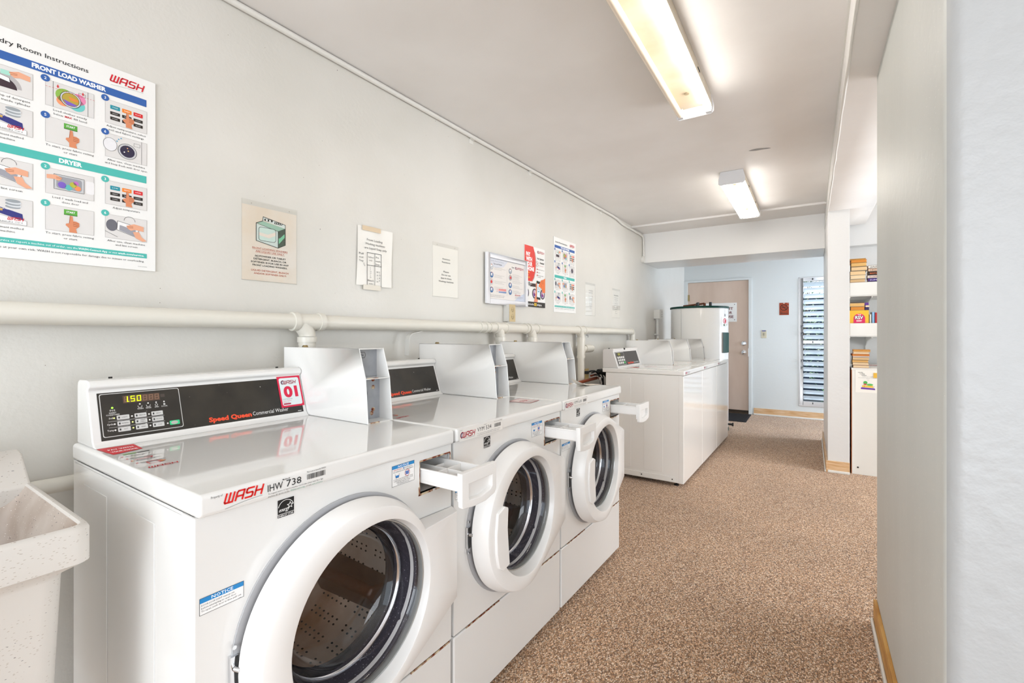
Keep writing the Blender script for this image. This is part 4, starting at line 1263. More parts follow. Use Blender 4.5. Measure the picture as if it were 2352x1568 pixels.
# wye with clean-out plug
MB().cyl((0, 3.765, 1.0), (0, 3.765, 1.13), .034, n=28).tube([(0, 3.765, 1.03), (0, 3.80, 1.055), (0, 3.84, 1.066)], .03, 24).cyl((0, 3.84, 1.066), (.012, 3.93, 1.066), .035, n=28).cyl((0, 3.765, .985), (0, 3.765, 1.005), .038, n=28).cyl((0, 3.765, 1.125), (0, 3.765, 1.145), .038, n=28).build('wye_fitting', PVC, pipe)
MB().cyl((.012, 3.93, 1.066), (.015, 3.96, 1.066), .031, n=28).box((.004, 3.96, 1.054), (.026, 3.985, 1.078)).build('cleanout_plug', PVC, pipe)
# strap hanger
hs = MB()
def strip(mb, pts, w, t=.002, m=0):
    """flat strip in the local y-z plane, width along x"""
    vs = []
    for (y_, z_) in pts: vs += [(-w / 2, y_, z_), (w / 2, y_, z_), (w / 2, y_ + .0015, z_ - t), (-w / 2, y_ + .0015, z_ - t)]
    fs = [(0, 1, 2, 3), tuple(4 * (len(pts) - 1) + k for k in (3, 2, 1, 0))]
    for i in range(len(pts) - 1):
        for k in range(4): fs.append((4 * i + k, 4 * i + (k + 1) % 4, 4 * i + 4 + (k + 1) % 4, 4 * i + 4 + k))
    mb.add(vs, fs, m)
strip(hs, [(1.70, 1.09), (1.705, 1.16), (1.71, 1.185), (1.725, 1.2), (1.75, 1.206), (1.80, 1.214)], .03)
hs.build('pipe_strap', TRIMW, pipe, label='bent flat metal strap below the pipe')
MB().cyl((-.05, 3.98, 1.185), (-.03, 3.98, 1.185), .003, n=8).cyl((-.032, 3.98, 1.165), (-.032, 3.98, 1.188), .003, n=8).build('wall_hook', mat('dull_hook', '8d8b86', .5), pipe)

# ------------------------------------------------------------ ceiling conduit
cd = lthing('ceiling_conduit', 'thin cream conduit along the ceiling edge ending in a round box at the beam', 'conduit', 0, 0, 0)
pts = [(.014, -1.5, 2.425), (.014, 4.62, 2.425), (.014, 4.75, 2.42), (.014, 4.9, 2.398), (.014, 5.05, 2.392), (.014, 5.48, 2.392), (.014, 5.60, 2.385), (.014, 5.635, 2.35), (.014, 5.64, 2.30), (.014, 5.64, 2.13)]
MB().tube(pts, .012, 14).build('conduit', TRIMW, cd)
MB().lathe([(0, .03), (.04, .028), (.044, .02), (.044, 0)], (.0, 5.625, 2.105), 24).build('round_box', TRIMW, cd)
for y in (.6, 2.3, 3.0, 4.35):
    MB().box((.0, y - .02, 2.408), (.03, y + .02, 2.412)).box((.0, y - .02, 2.385), (.003, y + .02, 2.41)).build('clip', TRIMW, cd, bevel=.0015)

# ------------------------------------------------------------ outlets and boxes
ob = lthing('wall_outlet', 'beige duplex outlet on a deep white box below the framed poster', 'outlet', 0, 2.654, 1.284)
MB().box((0, 0, 0), (.05, .066, .115)).build('box', TRIMW, ob, bevel=.003)
MB().box((.05, -.003, -.002), (.055, .069, .117)).build('cover_plate', BEIGE, ob, bevel=.002)
P = Print((.055, 0, 0), (0, 1, 0), (0, 0, 1), (1, 0, 0))
for z in (.032, .082):
    P.line([(.024, z + .004), (.024, z - .006)], .003, '54462c', 2); P.line([(.041, z + .006), (.041, z - .008)], .003, '54462c', 2); P.disc(.033, z - .013, .003, '54462c', 2, n=10)
    P.ring(.033, z, .017, .001, '8a7850', 1)
P.build('sockets', ob)
MB().box((.0, .028, -.02), (.014, .042, 0)).build('conduit_stub', TRIMW, ob)
o2 = lthing('low_outlet', 'beige outlet behind the copper pipe between the two washer rows', 'outlet', 0, 3.975, .757)
MB().box((0, 0, 0), (.006, .08, .117)).build('cover_plate', mat('bright_beige', 'd9bf82', .4), o2, bevel=.002)
MB().box((.006, .02, .06), (.012, .06, .1)).build('socket', BEIGE, o2, bevel=.002)

eb = lthing('electrical_box', 'white electrical box on the wall above the top load washers', 'electrical box', 0, 6.10, 1.395)
MB().box((0, 0, 0), (.075, .12, .118)).build('box', TRIMW, eb, bevel=.004)
MB().box((.075, -.003, -.003), (.08, .123, .121)).build('cover_plate', TRIMW, eb, bevel=.002)
MB().cyl((.03, .06, -.95), (.03, .06, 0), .019, n=20).cyl((.03, .06, -.02), (.03, .06, 0), .024, n=20).build('conduit', TRIMW, eb)
MB().box((0, .02, -.215), (.052, .1, -.195)).build('strap', TRIMW, eb, bevel=.003)
q = MB()
for z in (.03, .055, .09): q.cyl((.08, .095, z), (.083, .095, z), .004, n=8)
q.build_each('screw', DARK, eb)

# hose tangle between the rows
ck = lthing('copper_pipe', 'short red brown copper pipe at the wall between the washer rows', 'pipe', 0, 0, 0)
MB().tube([(.118, 3.2, .775), (.118, 3.62, .787), (.118, 3.98, .797)], .014, 14).build('pipe_length', COPPER, ck)
MB().tube([(.114, 3.86, .825), (.114, 3.97, .828)], .009, 10).build('pipe_length', COPPER, ck)
hz = lthing('black_hoses', 'black rubber hoses and plug looped at the wall behind the far washer row', 'hose', 0, 0, 0)
mb = MB()
mb.tube([(.10, 3.80, .858), (.12, 3.85, .868), (.13, 3.90, .866), (.14, 3.96, .842), (.14, 4.01, .785), (.14, 4.03, .70), (.15, 4.03, .3)], .008, 10)
mb.tube([(.12, 3.86, .85), (.14, 3.93, .862), (.15, 4.0, .85), (.15, 4.05, .80), (.15, 4.07, .6)], .006, 10)
mb.tube([(.13, 3.90, .83), (.15, 3.96, .825), (.16, 4.0, .79), (.16, 4.01, .6)], .006, 10)
mb.build_each('hose', BLACK, hz)
MB().tube([(.13, 3.99, .85), (.14, 4.04, .852), (.15, 4.10, .835), (.155, 4.16, .80), (.155, 4.185, .73), (.155, 4.19, .6), (.155, 4.19, .25)], .026, 14).build('hose', BLACK, hz)
MB().box((.095, 3.765, .845), (.12, 3.81, .872)).build('plug', BLACK, hz, bevel=.004)
MB().tube([(.17, 3.93, .80), (.175, 3.95, .76), (.17, 3.94, .55)], .009, 10).cyl((.17, 3.93, .79), (.17, 3.93, .812), .013, n=12).build('steel_hose', CHROME, hz)
vb = lthing('supply_valve', 'painted supply valve with a round white knob near the low outlet', 'valve', .022, 3.84, .80)
MB().lathe([(0, .030), (.025, .028), (.034, .016), (.03, 0), (.012, -.008), (.012, -.022)], (0, 0, 0), 20).build('valve_body', mat('aged_white_valve', 'd5d0b8', .4), vb)

# ------------------------------------------------------------ posters and notices on the left wall
SK = 'e8a988'; SKD = 'b56b45'


def finger_up(P, x, y, s, l=3, c='d98a62'):
    P.poly([(x - .10 * s, y - .5 * s), (x + .26 * s, y - .5 * s), (x + .2 * s, y - .25 * s), (x + .36 * s, y - .08 * s), (x + .36 * s, y + .12 * s), (x + .22 * s, y + .2 * s), (x + .08 * s, y + .2 * s), (x + .05 * s, y + .5 * s), (x - .06 * s, y + .5 * s), (x - .1 * s, y + .05 * s), (x - .24 * s, y + .0 * s), (x - .26 * s, y - .1 * s), (x - .1 * s, y - .26 * s)], c, l)
    for i in range(3): P.line([(x + .08 * s, y + (.12 - .1 * i) * s), (x + .32 * s, y + (.1 - .1 * i) * s)], .025 * s, '9c5232', l + 1)
    P.line([(x - .06 * s, y + .5 * s), (x - .1 * s, y + .05 * s)], .02 * s, '9c5232', l + 1)


def hand(P, x, y, s, fl=1, l=4):
    P.poly([(x, y + .05 * s), (x + fl * .35 * s, y + .2 * s), (x + fl * .8 * s, y + .12 * s), (x + fl * .8 * s, y - .16 * s), (x + fl * .4 * s, y - .12 * s), (x + fl * .2 * s, y - .2 * s), (x + fl * .05 * s, y - .1 * s)], SK, l)
    P.line([(x, y + .02 * s), (x + fl * .3 * s, y + .04 * s)], .025 * s, SKD, l + 1); P.line([(x + fl * .05 * s, y - .06 * s), (x + fl * .3 * s, y - .03 * s)], .025 * s, SKD, l + 1)


def instruction_poster(root, mode):
    P = Print((.005, 0, 0), (0, 1, 0), (0, 0, 1), (1, 0, 0), eps=.0005)
    b1, b2 = ('2f5fa8', '4bb8ae')
    K = '1c1c1c'
    P.text('Laundry Room Instructions', .022, .573, .0118, K, 2, w=.217, bold=.006)
    P.wash(.29, .5745, .085, .019, 'd4182a', 2, '8a9a9a')
    P.rect(.012, .529, .382, .5515, b1, 1); P.text('FRONT LOAD WASHER' if mode == 1 else 'TOP LOAD WASHER', .2, .535, .0115, 'ffffff', 2, 'C', bold=.045, w=.16)
    P.rect(.012, .282, .382, .305, b2, 1); P.text('DRYER', .2, .2878, .0115, 'ffffff', 2, 'C', bold=.045, w=.05)
    P.rect(.012, .040, .383, .0545, b2, 1)
    P.text('To request service or report a machine out of order, use the', .017, .0446, .0055, 'ffffff', 2, w=.198); P.text('WASH-Connect App', .2165, .0446, .0055, 'ffffff', 2, w=.067, bold=.02)
    P.text('or visit', .286, .0446, .0055, 'ffffff', 2, w=.021); P.text('wash.com/service.', .309, .0446, .0055, 'ffffff', 2, w=.067, bold=.02)
    P.text('Use machines at your own risk. WASH is not responsible for damage due to misuse or overloading.', .014, .0265, .0056, K, 2, w=.362)
    P.text('97-2306 (R.04/20)', .383, .011, .0022, '444444', 2, 'R')
    caps = {
        (0, 0): ('Add one cup of detergent', 'to tray or inside cylinder'), (0, 1): ('Load clothes evenly', 'below MAX fill level'), (0, 2): ('Adjust temperature, select', 'soil and fabric settings'),
        (1, 0): ('Use payment method', 'at machine'), (1, 1): ('To start, press fabric setting', 'or start'), (1, 2): ('After use, clean machine', 'and keep fresh with door open'),
        (2, 0): ('Clean lint screen', ''), (2, 1): ('Load 1 wash load and', 'close door'), (2, 2): ('Adjust temperature', ''),
        (3, 0): ('Use payment method', 'at machine'), (3, 1): ('To start, press fabric setting', 'or start'), (3, 2): ('After use, clean machine', 'and lint screen')}
    for (r, c), (t1, t2) in caps.items():
        x0 = (.017, .147, .278)[c]; x1 = x0 + .105
        z0 = (.442, .339, .194, .091)[r]; z1 = z0 + .072
        P.rect(x0, z0, x1, z1, 'dfdcd9', 1); P.frame(x0, z0, x1, z1, .0006, 'a9a5a1', 2)
        P.disc(x0, z1 + .0025, .0095, b1 if r < 2 else b2, 3, n=24); P.text(str(c + 1 + (3 if r % 2 else 0)), x0, z1 - .001, .0072, 'ffffff', 4, 'C', bold=.01)
        wcap = {24: .095}.get(len(t1), min(.104, len(t1) * .00382))
        P.text(t1, (x0 + x1) / 2, z0 - .011, .0054, K, 2, 'C', w=wcap)
        if 'MAX' in t2:
            P.text('below', x0 + .017, z0 - .0215, .0054, K, 2, w=.02); P.text('MAX', x0 + .0405, z0 - .0215, .0054, 'c8202c', 2, w=.0155, bold=.03); P.text('fill level', x0 + .0595, z0 - .0215, .0054, K, 2, w=.029)
        elif t2: P.text(t2, (x0 + x1) / 2, z0 - .0215, .0054, K, 2, 'C', w=min(.106, len(t2) * .0037))
        cx, cz = (x0 + x1) / 2, (z0 + z1) / 2
        if c == 1 and r % 2:
            P.rect(cx - .014, cz + .015, cx + .015, cz + .029, '5ba83c', 3); P.rect(cx - .014, cz + .013, cx + .015, cz + .0155, '3c7d28', 4)
            P.text('START', cx + .0005, cz + .0195, .0052, 'ffffff', 5, 'C', bold=.02, w=.019)
            finger_up(P, cx + .002, cz - .012, .048, 6)
        elif c == 2 and r in (0, 2):
            cols = ('1f8f9f', 'f0862a', 'd8282c')
            for i in range(3):
                P.rrect(x0 + .012 + i * .029, z1 - .026, x0 + .036 + i * .029, z1 - .014, .0015, cols[i], 3)
                P.text((('COLD', 'WARM', 'HOT') if r == 0 else ('LOW', 'MEDIUM', 'HIGH'))[i], x0 + .024 + i * .029, z1 - .0215, .0034, 'ffffff', 4, 'C', w=.014)
                for j in range(2):
                    if i == 1 and j == 1: pass
                    P.rrect(x0 + .012 + i * .029, z1 - .043 - j * .016, x0 + .036 + i * .029, z1 - .0335 - j * .016, .0012, '2c241f', 3)
                    P.text((('HEAVY', 'MEDIUM', 'LIGHT'), ('NORMAL', 'PERM', 'DELICATES'))[j][i], x0 + .024 + i * .029, z1 - .0398 - j * .016, .0028, 'dddddd', 4, 'C', w=.013)
            finger_up(P, x0 + .055, z1 - .047, .046, 6)
        elif c == 0 and r % 2:
            P.poly([(x0 + .035, cz + .01), (x0 + .085, cz - .004), (x0 + .087, cz - .022), (x0 + .033, cz - .006)], '2c2f7c', 3); P.rect(x0 + .04, cz - .002, x0 + .048, cz + .004, 'c9a050', 4)
            P.text('Bank Name', x0 + .042, cz + .003, .0032, 'ffffff', 4, w=.022)
            P.poly([(x0 + .037, cz - .012), (x0 + .093, cz - .022), (x0 + .093, z0 + .002), (x0 + .037, z0 + .006)], 'f7f6f4', 5); P.line([(x0 + .037, cz - .012), (x0 + .093, cz - .022), (x0 + .093, z0 + .002), (x0 + .037, z0 + .006)], .0006, '888888', 6, True)
            P.wash(x0 + .057, cz - .0235, .03, .0075, 'd4182a', 6, None); P.text('Laundry Card', x0 + .043, z0 + .006, .0036, '222222', 6, w=.042)
            for i in range(5): P.disc(x0 + .067 + .002 * (i % 2), z1 - .024 + i * .004, .0145, ('9aa0a4', 'd5d9dc')[i % 2], 3 + i, ry=.0045)
            hand(P, x0 + .012, cz - .01, .03, 1)
        elif r == 0 and c == 0:
            P.disc(x0 + .05, z0 + .018, .034, 'b9b4b4', 2, a0=0, a1=PI, n=20); P.disc(x0 + .048, z0 + .014, .027, '3a2630', 3, a0=0, a1=PI, n=20)
            P.poly([(x0 + .02, z0 + .05), (x0 + .06, z0 + .042), (x0 + .062, z0 + .03), (x0 + .02, z0 + .038)], 'f5f4f2', 4); P.line([(x0 + .02, z0 + .05), (x0 + .06, z0 + .042), (x0 + .062, z0 + .03), (x0 + .02, z0 + .038)], .0008, '333333', 5, True)
            P.rect(x0 + .044, z0 + .048, x0 + .062, z0 + .06, 'a8dccc', 5); hand(P, x0 + .06, z0 + .056, .05, 1, 6)
        elif r == 0 and c == 1:
            for (dx, dz, rr_, cc) in ((-.012, .004, .02, '8cb84c'), (.014, -.012, .018, '6cc8c4'), (-.016, -.012, .014, 'f09a6c'), (.018, .006, .016, 'e88ab0')): P.disc(cx + dx, cz + dz, rr_, cc, 3)
            P.disc(cx, cz - .002, .0225, 'dfe0e4', 6); P.disc(cx, cz - .002, .0195, 'f7f7f7', 7); P.disc(cx, cz - .002, .0185, 'b8a03c', 8)
            P.poly([(cx - .0165, cz - .006), (cx + .014, cz - .013), (cx + .008, cz - .0185), (cx - .008, cz - .019)], '7a5cc0', 9); P.poly([(cx - .005, cz + .006), (cx + .017, cz + .003), (cx + .017, cz - .004), (cx, cz - .004)], 'e08a3c', 9)
            P.ring(cx, cz - .002, .0225, .001, '222222', 10); P.ring(cx, cz - .002, .0187, .0008, '222222', 10)
            for i in range(16): P.rect(x0 + i * .0068, cz + .0168, x0 + i * .0068 + .0038, cz + .0176, 'd8282c', 11)
            for dx in (-.027, .027): P.poly([(cx + dx - .003, cz + .026), (cx + dx + .003, cz + .026), (cx + dx, cz + .02)], 'd8282c', 11); P.rect(cx + dx - .001, cz + .025, cx + dx + .001, cz + .03, 'd8282c', 11)
            P.line([(x0 + .016, z0), (x0 + .016, z1)], .0008, '333333', 3); P.line([(x1 - .014, z0), (x1 - .014, z1)], .0008, '333333', 3); P.frame(x1 - .035, z1 - .02, x1 - .019, z1 - .01, .0007, '555555', 3)
        elif r == 1 and c == 2:
            P.disc(cx + .002, cz - .006, .0235, 'c9c9cb', 3); P.ring(cx + .002, cz - .006, .0235, .001, '222222', 4); P.disc(cx + .002, cz - .006, .0185, '2c2440', 5)
            P.disc(x0 + .012, cz + .003, .0165, 'e9e8ea', 3, ry=.02); P.ring(x0 + .012, cz + .003, .0165, .0008, '333333', 4, ry=.02)
            for dx, dz, cc in ((.004, -.004, 'e8c87a'), (-.006, -.01, 'f2f2f2'), (.002, .004, 'e8a87a')): P.disc(cx + dx, cz + dz, .0022, cc, 6, n=4)
            for dx, dz in ((-.02, .025), (-.014, .03), (-.024, .018)): P.disc(cx + dx, cz + dz, .0022, '3aa0c8', 6, n=4)
            P.line([(x1 - .014, z0), (x1 - .014, z1)], .0008, '333333', 3); P.frame(x1 - .034, z1 - .02, x1 - .018, z1 - .01, .0007, '555555', 3)
        elif r == 2 and c == 1:
            P.rrect(cx - .035, cz - .02, cx + .03, cz + .022, .008, 'c9cacc', 3); P.rrect(cx - .03, cz - .016, cx + .025, cz + .018, .006, '9a9ca2', 4)
            for (dx, dz, rr_, cc) in ((-.018, -.006, .009, '7a5cc0'), (.006, .0, .008, 'b8b83c'), (.016, -.008, .007, 'f0905c'), (-.004, -.01, .008, '5cb8b4'), (.012, .006, .006, 'c06cc0')): P.disc(cx + dx, cz + dz, rr_, cc, 5)
            P.rrect(cx + .034, cz - .018, x1, cz + .02, .004, 'eceaea', 3); P.line([(cx - .035, cz - .02), (cx - .035, cz + .022), (cx + .03, cz + .022), (cx + .03, cz - .02)], .0009, '333333', 6, True)
            hand(P, cx - .018, cz + .012, .04, -1, 7)
        else:
            P.poly([(x0 + .03, cz + .02), (x0 + .085, cz + .008), (x0 + .078, z0 + .012), (x0 + .028, z0 + .028)], 'f0efee', 3); P.line([(x0 + .03, cz + .02), (x0 + .085, cz + .008), (x0 + .078, z0 + .012), (x0 + .028, z0 + .028)], .001, '222222', 4, True)
            P.poly([(x0 + .035, cz + .008), (x0 + .076, cz - .002), (x0 + .072, z0 + .015), (x0 + .034, z0 + .028)], '9c9ca4', 5)
            P.disc(x0 + .016, cz + .004, .014, '6a6a72', 3, ry=.018); P.line([(x0, z0 + .02), (x0 + .03, z0 + .006)], .0009, '333333', 3); P.ring(x0 + .06, z1 - .012, .014, .0009, '333333', 3, a0=0, a1=PI)
            hand(P, x0 + .052, cz + .006, .055, 1, 7); P.poly([(x0 + .068, cz - .008), (x0 + .084, cz - .006), (x0 + .09, cz - .02), (x1 - .001, z0 + .004), (x1 - .012, z0 + .001), (x0 + .075, cz - .026)], SK, 7)
    P.build('printing', root)


def wall_sheet(name, label, cat, y0, z0, w, h, m, th=.003, group=None, lean=0, off=0):
    t = lthing(name, label, cat, off, y0, z0, group)
    MB().box((0, 0, 0), (th, w, h)).build('sheet' if th < .003 else 'board', m, t, bevel=min(.0008, th * .3), seg=1)
    return t


t = wall_sheet('instruction_poster', 'large white poster Laundry Room Instructions for front load washers, at the left of the wall', 'poster', .24, 1.403, .407, .617, FOAM, .005)
instruction_poster(t, 1)
t = wall_sheet('instruction_poster', 'tall white poster Laundry Room Instructions right of the pay by phone poster', 'poster', 3.37, 1.379, .407, .617, FOAM, .005)
instruction_poster(t, 2)


def acrylic(y0, z0, label, w=.222, h=.307, ph=.288, name='notice_holder', pm=PAPER, cat='notice'):
    t = lthing(name, label, cat, 0, y0, z0)
    MB().box((0.0004, .0015, .0015), (.0014, w - .0015, ph)).build('paper_sheet', pm, t)
    mb = MB(); mb.box((.0036, 0, 0), (.0054, w, h)); mb.box((.0004, 0, 0), (.0054, .0012, h)); mb.box((.0004, 0, -.0012), (.0054, w, 0))
    mb.build('acrylic_holder', ACR, t)
    q = MB()
    for y in (.035, w - .035): q.cyl((.0054, y, h - .012), (.0066, y, h - .012), .0022, n=8)
    q.build_each('tack', mat('pin_grey', 'b5ada0', .4), t)
    P = Print((.0014, 0, 0), (0, 1, 0), (0, 0, 1), (1, 0, 0), eps=.0003)
    return t, P


t, P = acrylic(.919, 1.405, 'acrylic sheet notice with a green washer drawing and red lettering', pm=PAPER2)
G1, G2, G3, K = '9fc4b0', 'cfe4dc', '4c5a4c', '1c2420'
P.poly([(.055, .222), (.055, .16), (.055, .155), (.142, .139), (.142, .207)], 'd3dfda', 1)
P.poly([(.055, .224), (.08, .236), (.172, .222), (.142, .206)], G1, 2)
P.poly([(.142, .207), (.172, .224), (.172, .155), (.142, .139)], G3, 2); P.poly([(.145, .155), (.169, .185), (.169, .2), (.15, .18), (.144, .178)], '7fc8a0', 3)
P.poly([(.08, .24), (.08, .252), (.172, .236), (.172, .222)], 'dfe8e4', 3)
P.line([(.055, .224), (.055, .156), (.142, .139), (.172, .155), (.172, .237), (.082, .253), (.08, .236), (.055, .224)], .0022, K, 4); P.line([(.142, .139), (.142, .206)], .0018, K, 4); P.line([(.055, .224), (.142, .206)], .0012, K, 4)
P.rrect(.064, .158, .133, .212, .01, K, 4); P.rrect(.0655, .1595, .1315, .2105, .009, G2, 5); P.poly([(.066, .19), (.1, .186), (.131, .2), (.131, .186), (.105, .172), (.08, .176), (.066, .178)], 'ece0d4', 6)
P.rrect(.086, .238, .12, .247, .004, K, 5); P.disc(.096, .2425, .004, 'e9efec', 6); P.disc(.109, .242, .004, 'e9efec', 6); P.rrect(.126, .233, .16, .241, .004, K, 5)
for i in range(4): P.disc(.132 + i * .0075, .237, .0022, 'e9efec', 6, n=8)
RED = 'c46a52'
P.text('FRONT LOADING WASHERS', .111, .124, .0062, RED, 2, 'C', w=.142, bold=.01); P.rect(.04, .1215, .182, .1222, RED, 2)
P.text('ARE LIQUID USE ONLY.', .111, .112, .0062, RED, 2, 'C', w=.117, bold=.01); P.rect(.053, .1095, .169, .1102, RED, 2)
P.text('NO', .05, .094, .0062, K, 2, w=.015, shear=.2, bold=.02); P.rect(.05, .0917, .066, .0924, K, 2)
P.text('POWDER OR TABLET', .068, .094, .0062, K, 2, w=.106, bold=.02); P.text('DETERGENT, BLEACH, OR', .111, .082, .0062, K, 2, 'C', w=.132, bold=.02)
P.text('SOFTENER IS FOR USE IN ANY', .111, .07, .0062, K, 2, 'C', w=.152, bold=.02); P.text('FRONT LOADING WASHERS.', .111, .058, .0062, K, 2, 'C', w=.14, bold=.02)
P.text('LIQUID DETERGENT, BLEACH', .111, .038, .0062, RED, 2, 'C', w=.15, bold=.015); P.text('AND/OR SOFTENER ONLY!', .111, .026, .0062, RED, 2, 'C', w=.13, bold=.015)
P.build('printing', t)

# taped paper in a crumpled sleeve
t = lthing('taped_notice', 'wrinkled taped notice about liquid soap with a hand drawn tray diagram', 'notice', 0, 1.437, 1.431)
rd = random.Random(3); g = 14
vs = []; fs = []
for j in range(g + 1):
    for i in range(g + 1):
        u, v_ = i / g, j / g
        vs.append((.003 + .0035 * math.sin(u * 5 + v_ * 3) ** 2 + rd.uniform(0, .0016), u * .212 + .008 * v_, v_ * .283))
for j in range(g):
    for i in range(g): k_ = j * (g + 1) + i; fs.append((k_, k_ + 1, k_ + g + 2, k_ + g + 1))
MB().add(vs, fs).build('paper_sheet', PAPER, t, ang=60)
MB().box((.001, .205, .0), (.0018, .228, .24)).build('torn_sleeve', ACR, t)
MB().box((.0105, .03, .263), (.0115, .14, .285)).build('tape', mat('old_tape', 'd9c3a4', .3), t)
MB().box((.0105, .035, -.02), (.0112, .14, .004)).build('tape', mat('clear_tape', 'ddd6c8', .25), t)
P = Print((.0082, 0, 0), (0, 1, 0), (0, 0, 1), (1, 0, 0))
P.text('Front Loading', .105, .2165, .010, '3a3a3a', 2, 'C', w=.095); P.text('Washing machines', .108, .197, .010, '3a3a3a', 2, 'C', w=.12); P.text('are Liquid Soap only', .112, .177, .010, '3a3a3a', 2, 'C', w=.135)
Kk = '2c2c2c'
P.frame(.058, -.0, .146, .160, .0022, Kk, 2); P.rect(.104, 0, .1062, .16, Kk, 2); P.rect(.058, .098, .146, .1002, Kk, 2)
for i, s_ in enumerate(('Pull', 'out', 'Tray')): P.text(s_, .012, .146 - i * .017, .0085, Kk, 2, w=.026)
P.line([(.04, .108), (.042, .098), (.046, .092)], .0015, Kk, 2)
P.text('Softner', .066, .135, .0075, Kk, 2, w=.034); P.text('only', .07, .12, .007, Kk, 2, w=.02); P.text('Pre', .112, .138, .008, Kk, 2, w=.018); P.text('wash', .109, .120, .008, Kk, 2, w=.03); P.text('Soap', .11, .104, .008, Kk, 2, w=.024)
for i, ch_ in enumerate('LIQUID'): P.text(ch_, .08, .086 - i * .0095, .006, Kk, 2, 'C')
for i, ch_ in enumerate('WASH'): P.text(ch_, .121, .066 - i * .0155, .0085, Kk, 2, 'C')
for i, ch_ in enumerate('SOAP'): P.text(ch_, .134, .066 - i * .014, .0085, Kk, 2, 'C')
P.text('Bleach', .063, .022, .008, Kk, 2, w=.034); P.text('only', .07, .008, .006, Kk, 2, w=.024)
P.build('printing', t)

t, P = acrylic(1.952, 1.412, 'acrylic sheet notice headed Attention Residents about dyes')
for i, (s_, z, w) in enumerate((('Attention', .217, .068), ('Residents', .198, .07), ('Please', .143, .047), ('Do not use', .124, .077), ('dyes in these', .105, .092), ('Washing machines', .086, .13))): P.text(s_, .115, z, .0088, '333333', 2, 'C', w=w, bold=.008)
P.build('printing', t)
t, P = acrylic(3.985, 1.371, 'narrow looking glossy notice under plastic, second from the far end of the wall')
P.text('ATTENTION', .12, .23, .010, '6a6a66', 2, 'C', w=.085); P.text('RESIDENTS', .12, .21, .010, '6a6a66', 2, 'C', w=.085)
for i in range(9): P.text(('We are a non smoking', 'property please be', 'aware of machines', 'that are running', 'Please remove all', 'clothes promptly', 'after each cycle', 'Thank you', 'Management')[i], .12, .18 - i * .0145, .007, '74746e', 2, 'C')
P.build('printing', t)
t, P = acrylic(4.647, 1.369, 'small typed notice headed with bold line, last one on the long wall')
P.text('Notice Residents', .115, .232, .010, '33332f', 2, 'C', bold=.03, w=.13)
for i in range(9): P.text(('Please clean dryer lint', 'for optimum drying', 'results.', 'Please pick up all', 'debris in the laundry', 'Please take clothing and', 'be considerate of', 'others time', 'Thank you'))[i] if False else P.text(('Please clean dryer lint', 'for optimum drying', 'results.', 'Please pick up all', 'debris in the laundry', 'Please take clothing and', 'be considerate of', 'others time', 'Thank you')[i], .115, .208 - i * .0205, .008, '444440', 2, 'C')
P.build('printing', t)

# framed poster
t = lthing('framed_poster', 'white framed poster of top load washer and dryer steps above the outlet', 'poster', .0095, 2.43, 1.397)
w, h = .502, .334; b = .033
fmb = MB()
fmb.box((0, 0, 0), (.02, b, h)); fmb.box((0, w - b, 0), (.02, w, h)); fmb.box((0, b, 0), (.02, w - b, b)); fmb.box((0, b, h - b), (.02, w - b, h))
fmb.build('frame', mat('white_frame', 'e9e9ec', .25), t, bevel=.003)
MB().box((.003, b - .002, b - .002), (.008, w - b + .002, h - b + .002)).build('poster_sheet', mat('poster_paper', 'e6e1dc', .3), t)
P = Print((.008, b, b), (0, 1, 0), (0, 0, 1), (1, 0, 0))
pw, ph = w - 2 * b, h - 2 * b
P.frame(0, 0, pw, ph, .002, '8f94a0', 1)
P.poly([(.002, ph - .002), (.002, ph - .05), (.08, ph - .06), (.17, ph - .045), (.22, ph - .002)], 'd5d7df', 1); P.poly([(pw - .13, .002), (pw - .09, .03), (pw - .002, .06), (pw - .002, .002)], 'c9cfdd', 1)
P.text('Laundry Room Instructions', .02, ph - .02, .009, '9097a8', 2, w=.15, shear=.2); P.text('Top-Load Washer', .05, ph - .038, .009, '2f3540', 2, w=.1, bold=.02); P.text('Dryer', .27, ph - .038, .009, '2f3540', 2, w=.03, bold=.02)
P.wash(pw - .125, ph - .042, .11, .014, 'b3324e', 2, None, crest=True)
P.rect(.208, .03, .2095, ph - .05, 'b0aca8', 2)
BL = '3f6fa6'
for x, z, col in ((.028, .212, 'c9ccd0'), (.03, .158, BL), (.028, .113, 'd9dbdf'), (.03, .06, BL), (.25, .205, '9aa3ac'), (.252, .16, 'a9b0b6'), (.25, .107, BL), (.25, .06, BL)):
    P.disc(x, z, .019, col, 2, n=24); P.ring(x, z, .019, .001, '4c5564', 3)
    P.rrect(x - .008, z - .006, x + .009, z + .01, .003, 'f0f0f0', 3); P.disc(x + .002, z + .014, .004, 'e8a080', 4); P.line([(x - .012, z - .008), (x + .01, z + .002)], .003, '7c8794', 4)
P.disc(.028, .112, .011, 'd8403c', 5); P.disc(.254, .16, .01, 'd8403c', 5)
rd = random.Random(8)
for x0_, zs in ((.06, (.212, .16, .12, .08)), (.275, (.185, .165, .14, .105, .07))):
    for z in zs:
        for i in range(3): P.rect(x0_, z - i * .0075, x0_ + rd.uniform(.08, .135), z + .0016 - i * .0075, 'b3afab', 2)
P.poly([(.085, .118 - .045), (.2, .116 - .045), (.2, .095 - .04), (.085, .095 - .045)], 'e6cfcf', 3); P.poly([(.11, .07), (.2, .075), (.2, .06), (.11, .06)], 'e08a86', 4); P.poly([(.11, .054), (.2, .057), (.2, .046), (.11, .046)], '6f8cb8', 4)
P.text('Cold', .087, .064, .005, '6b6f78', 5); P.text('Hot', .087, .05, .005, '6b6f78', 5)
P.text('Please do not overload the washers or dryers', .01, .024, .0045, '555b66', 2, w=.17); P.text('www.wash.com for service requests and refunds', .01, .014, .0045, '555b66', 2, w=.165)
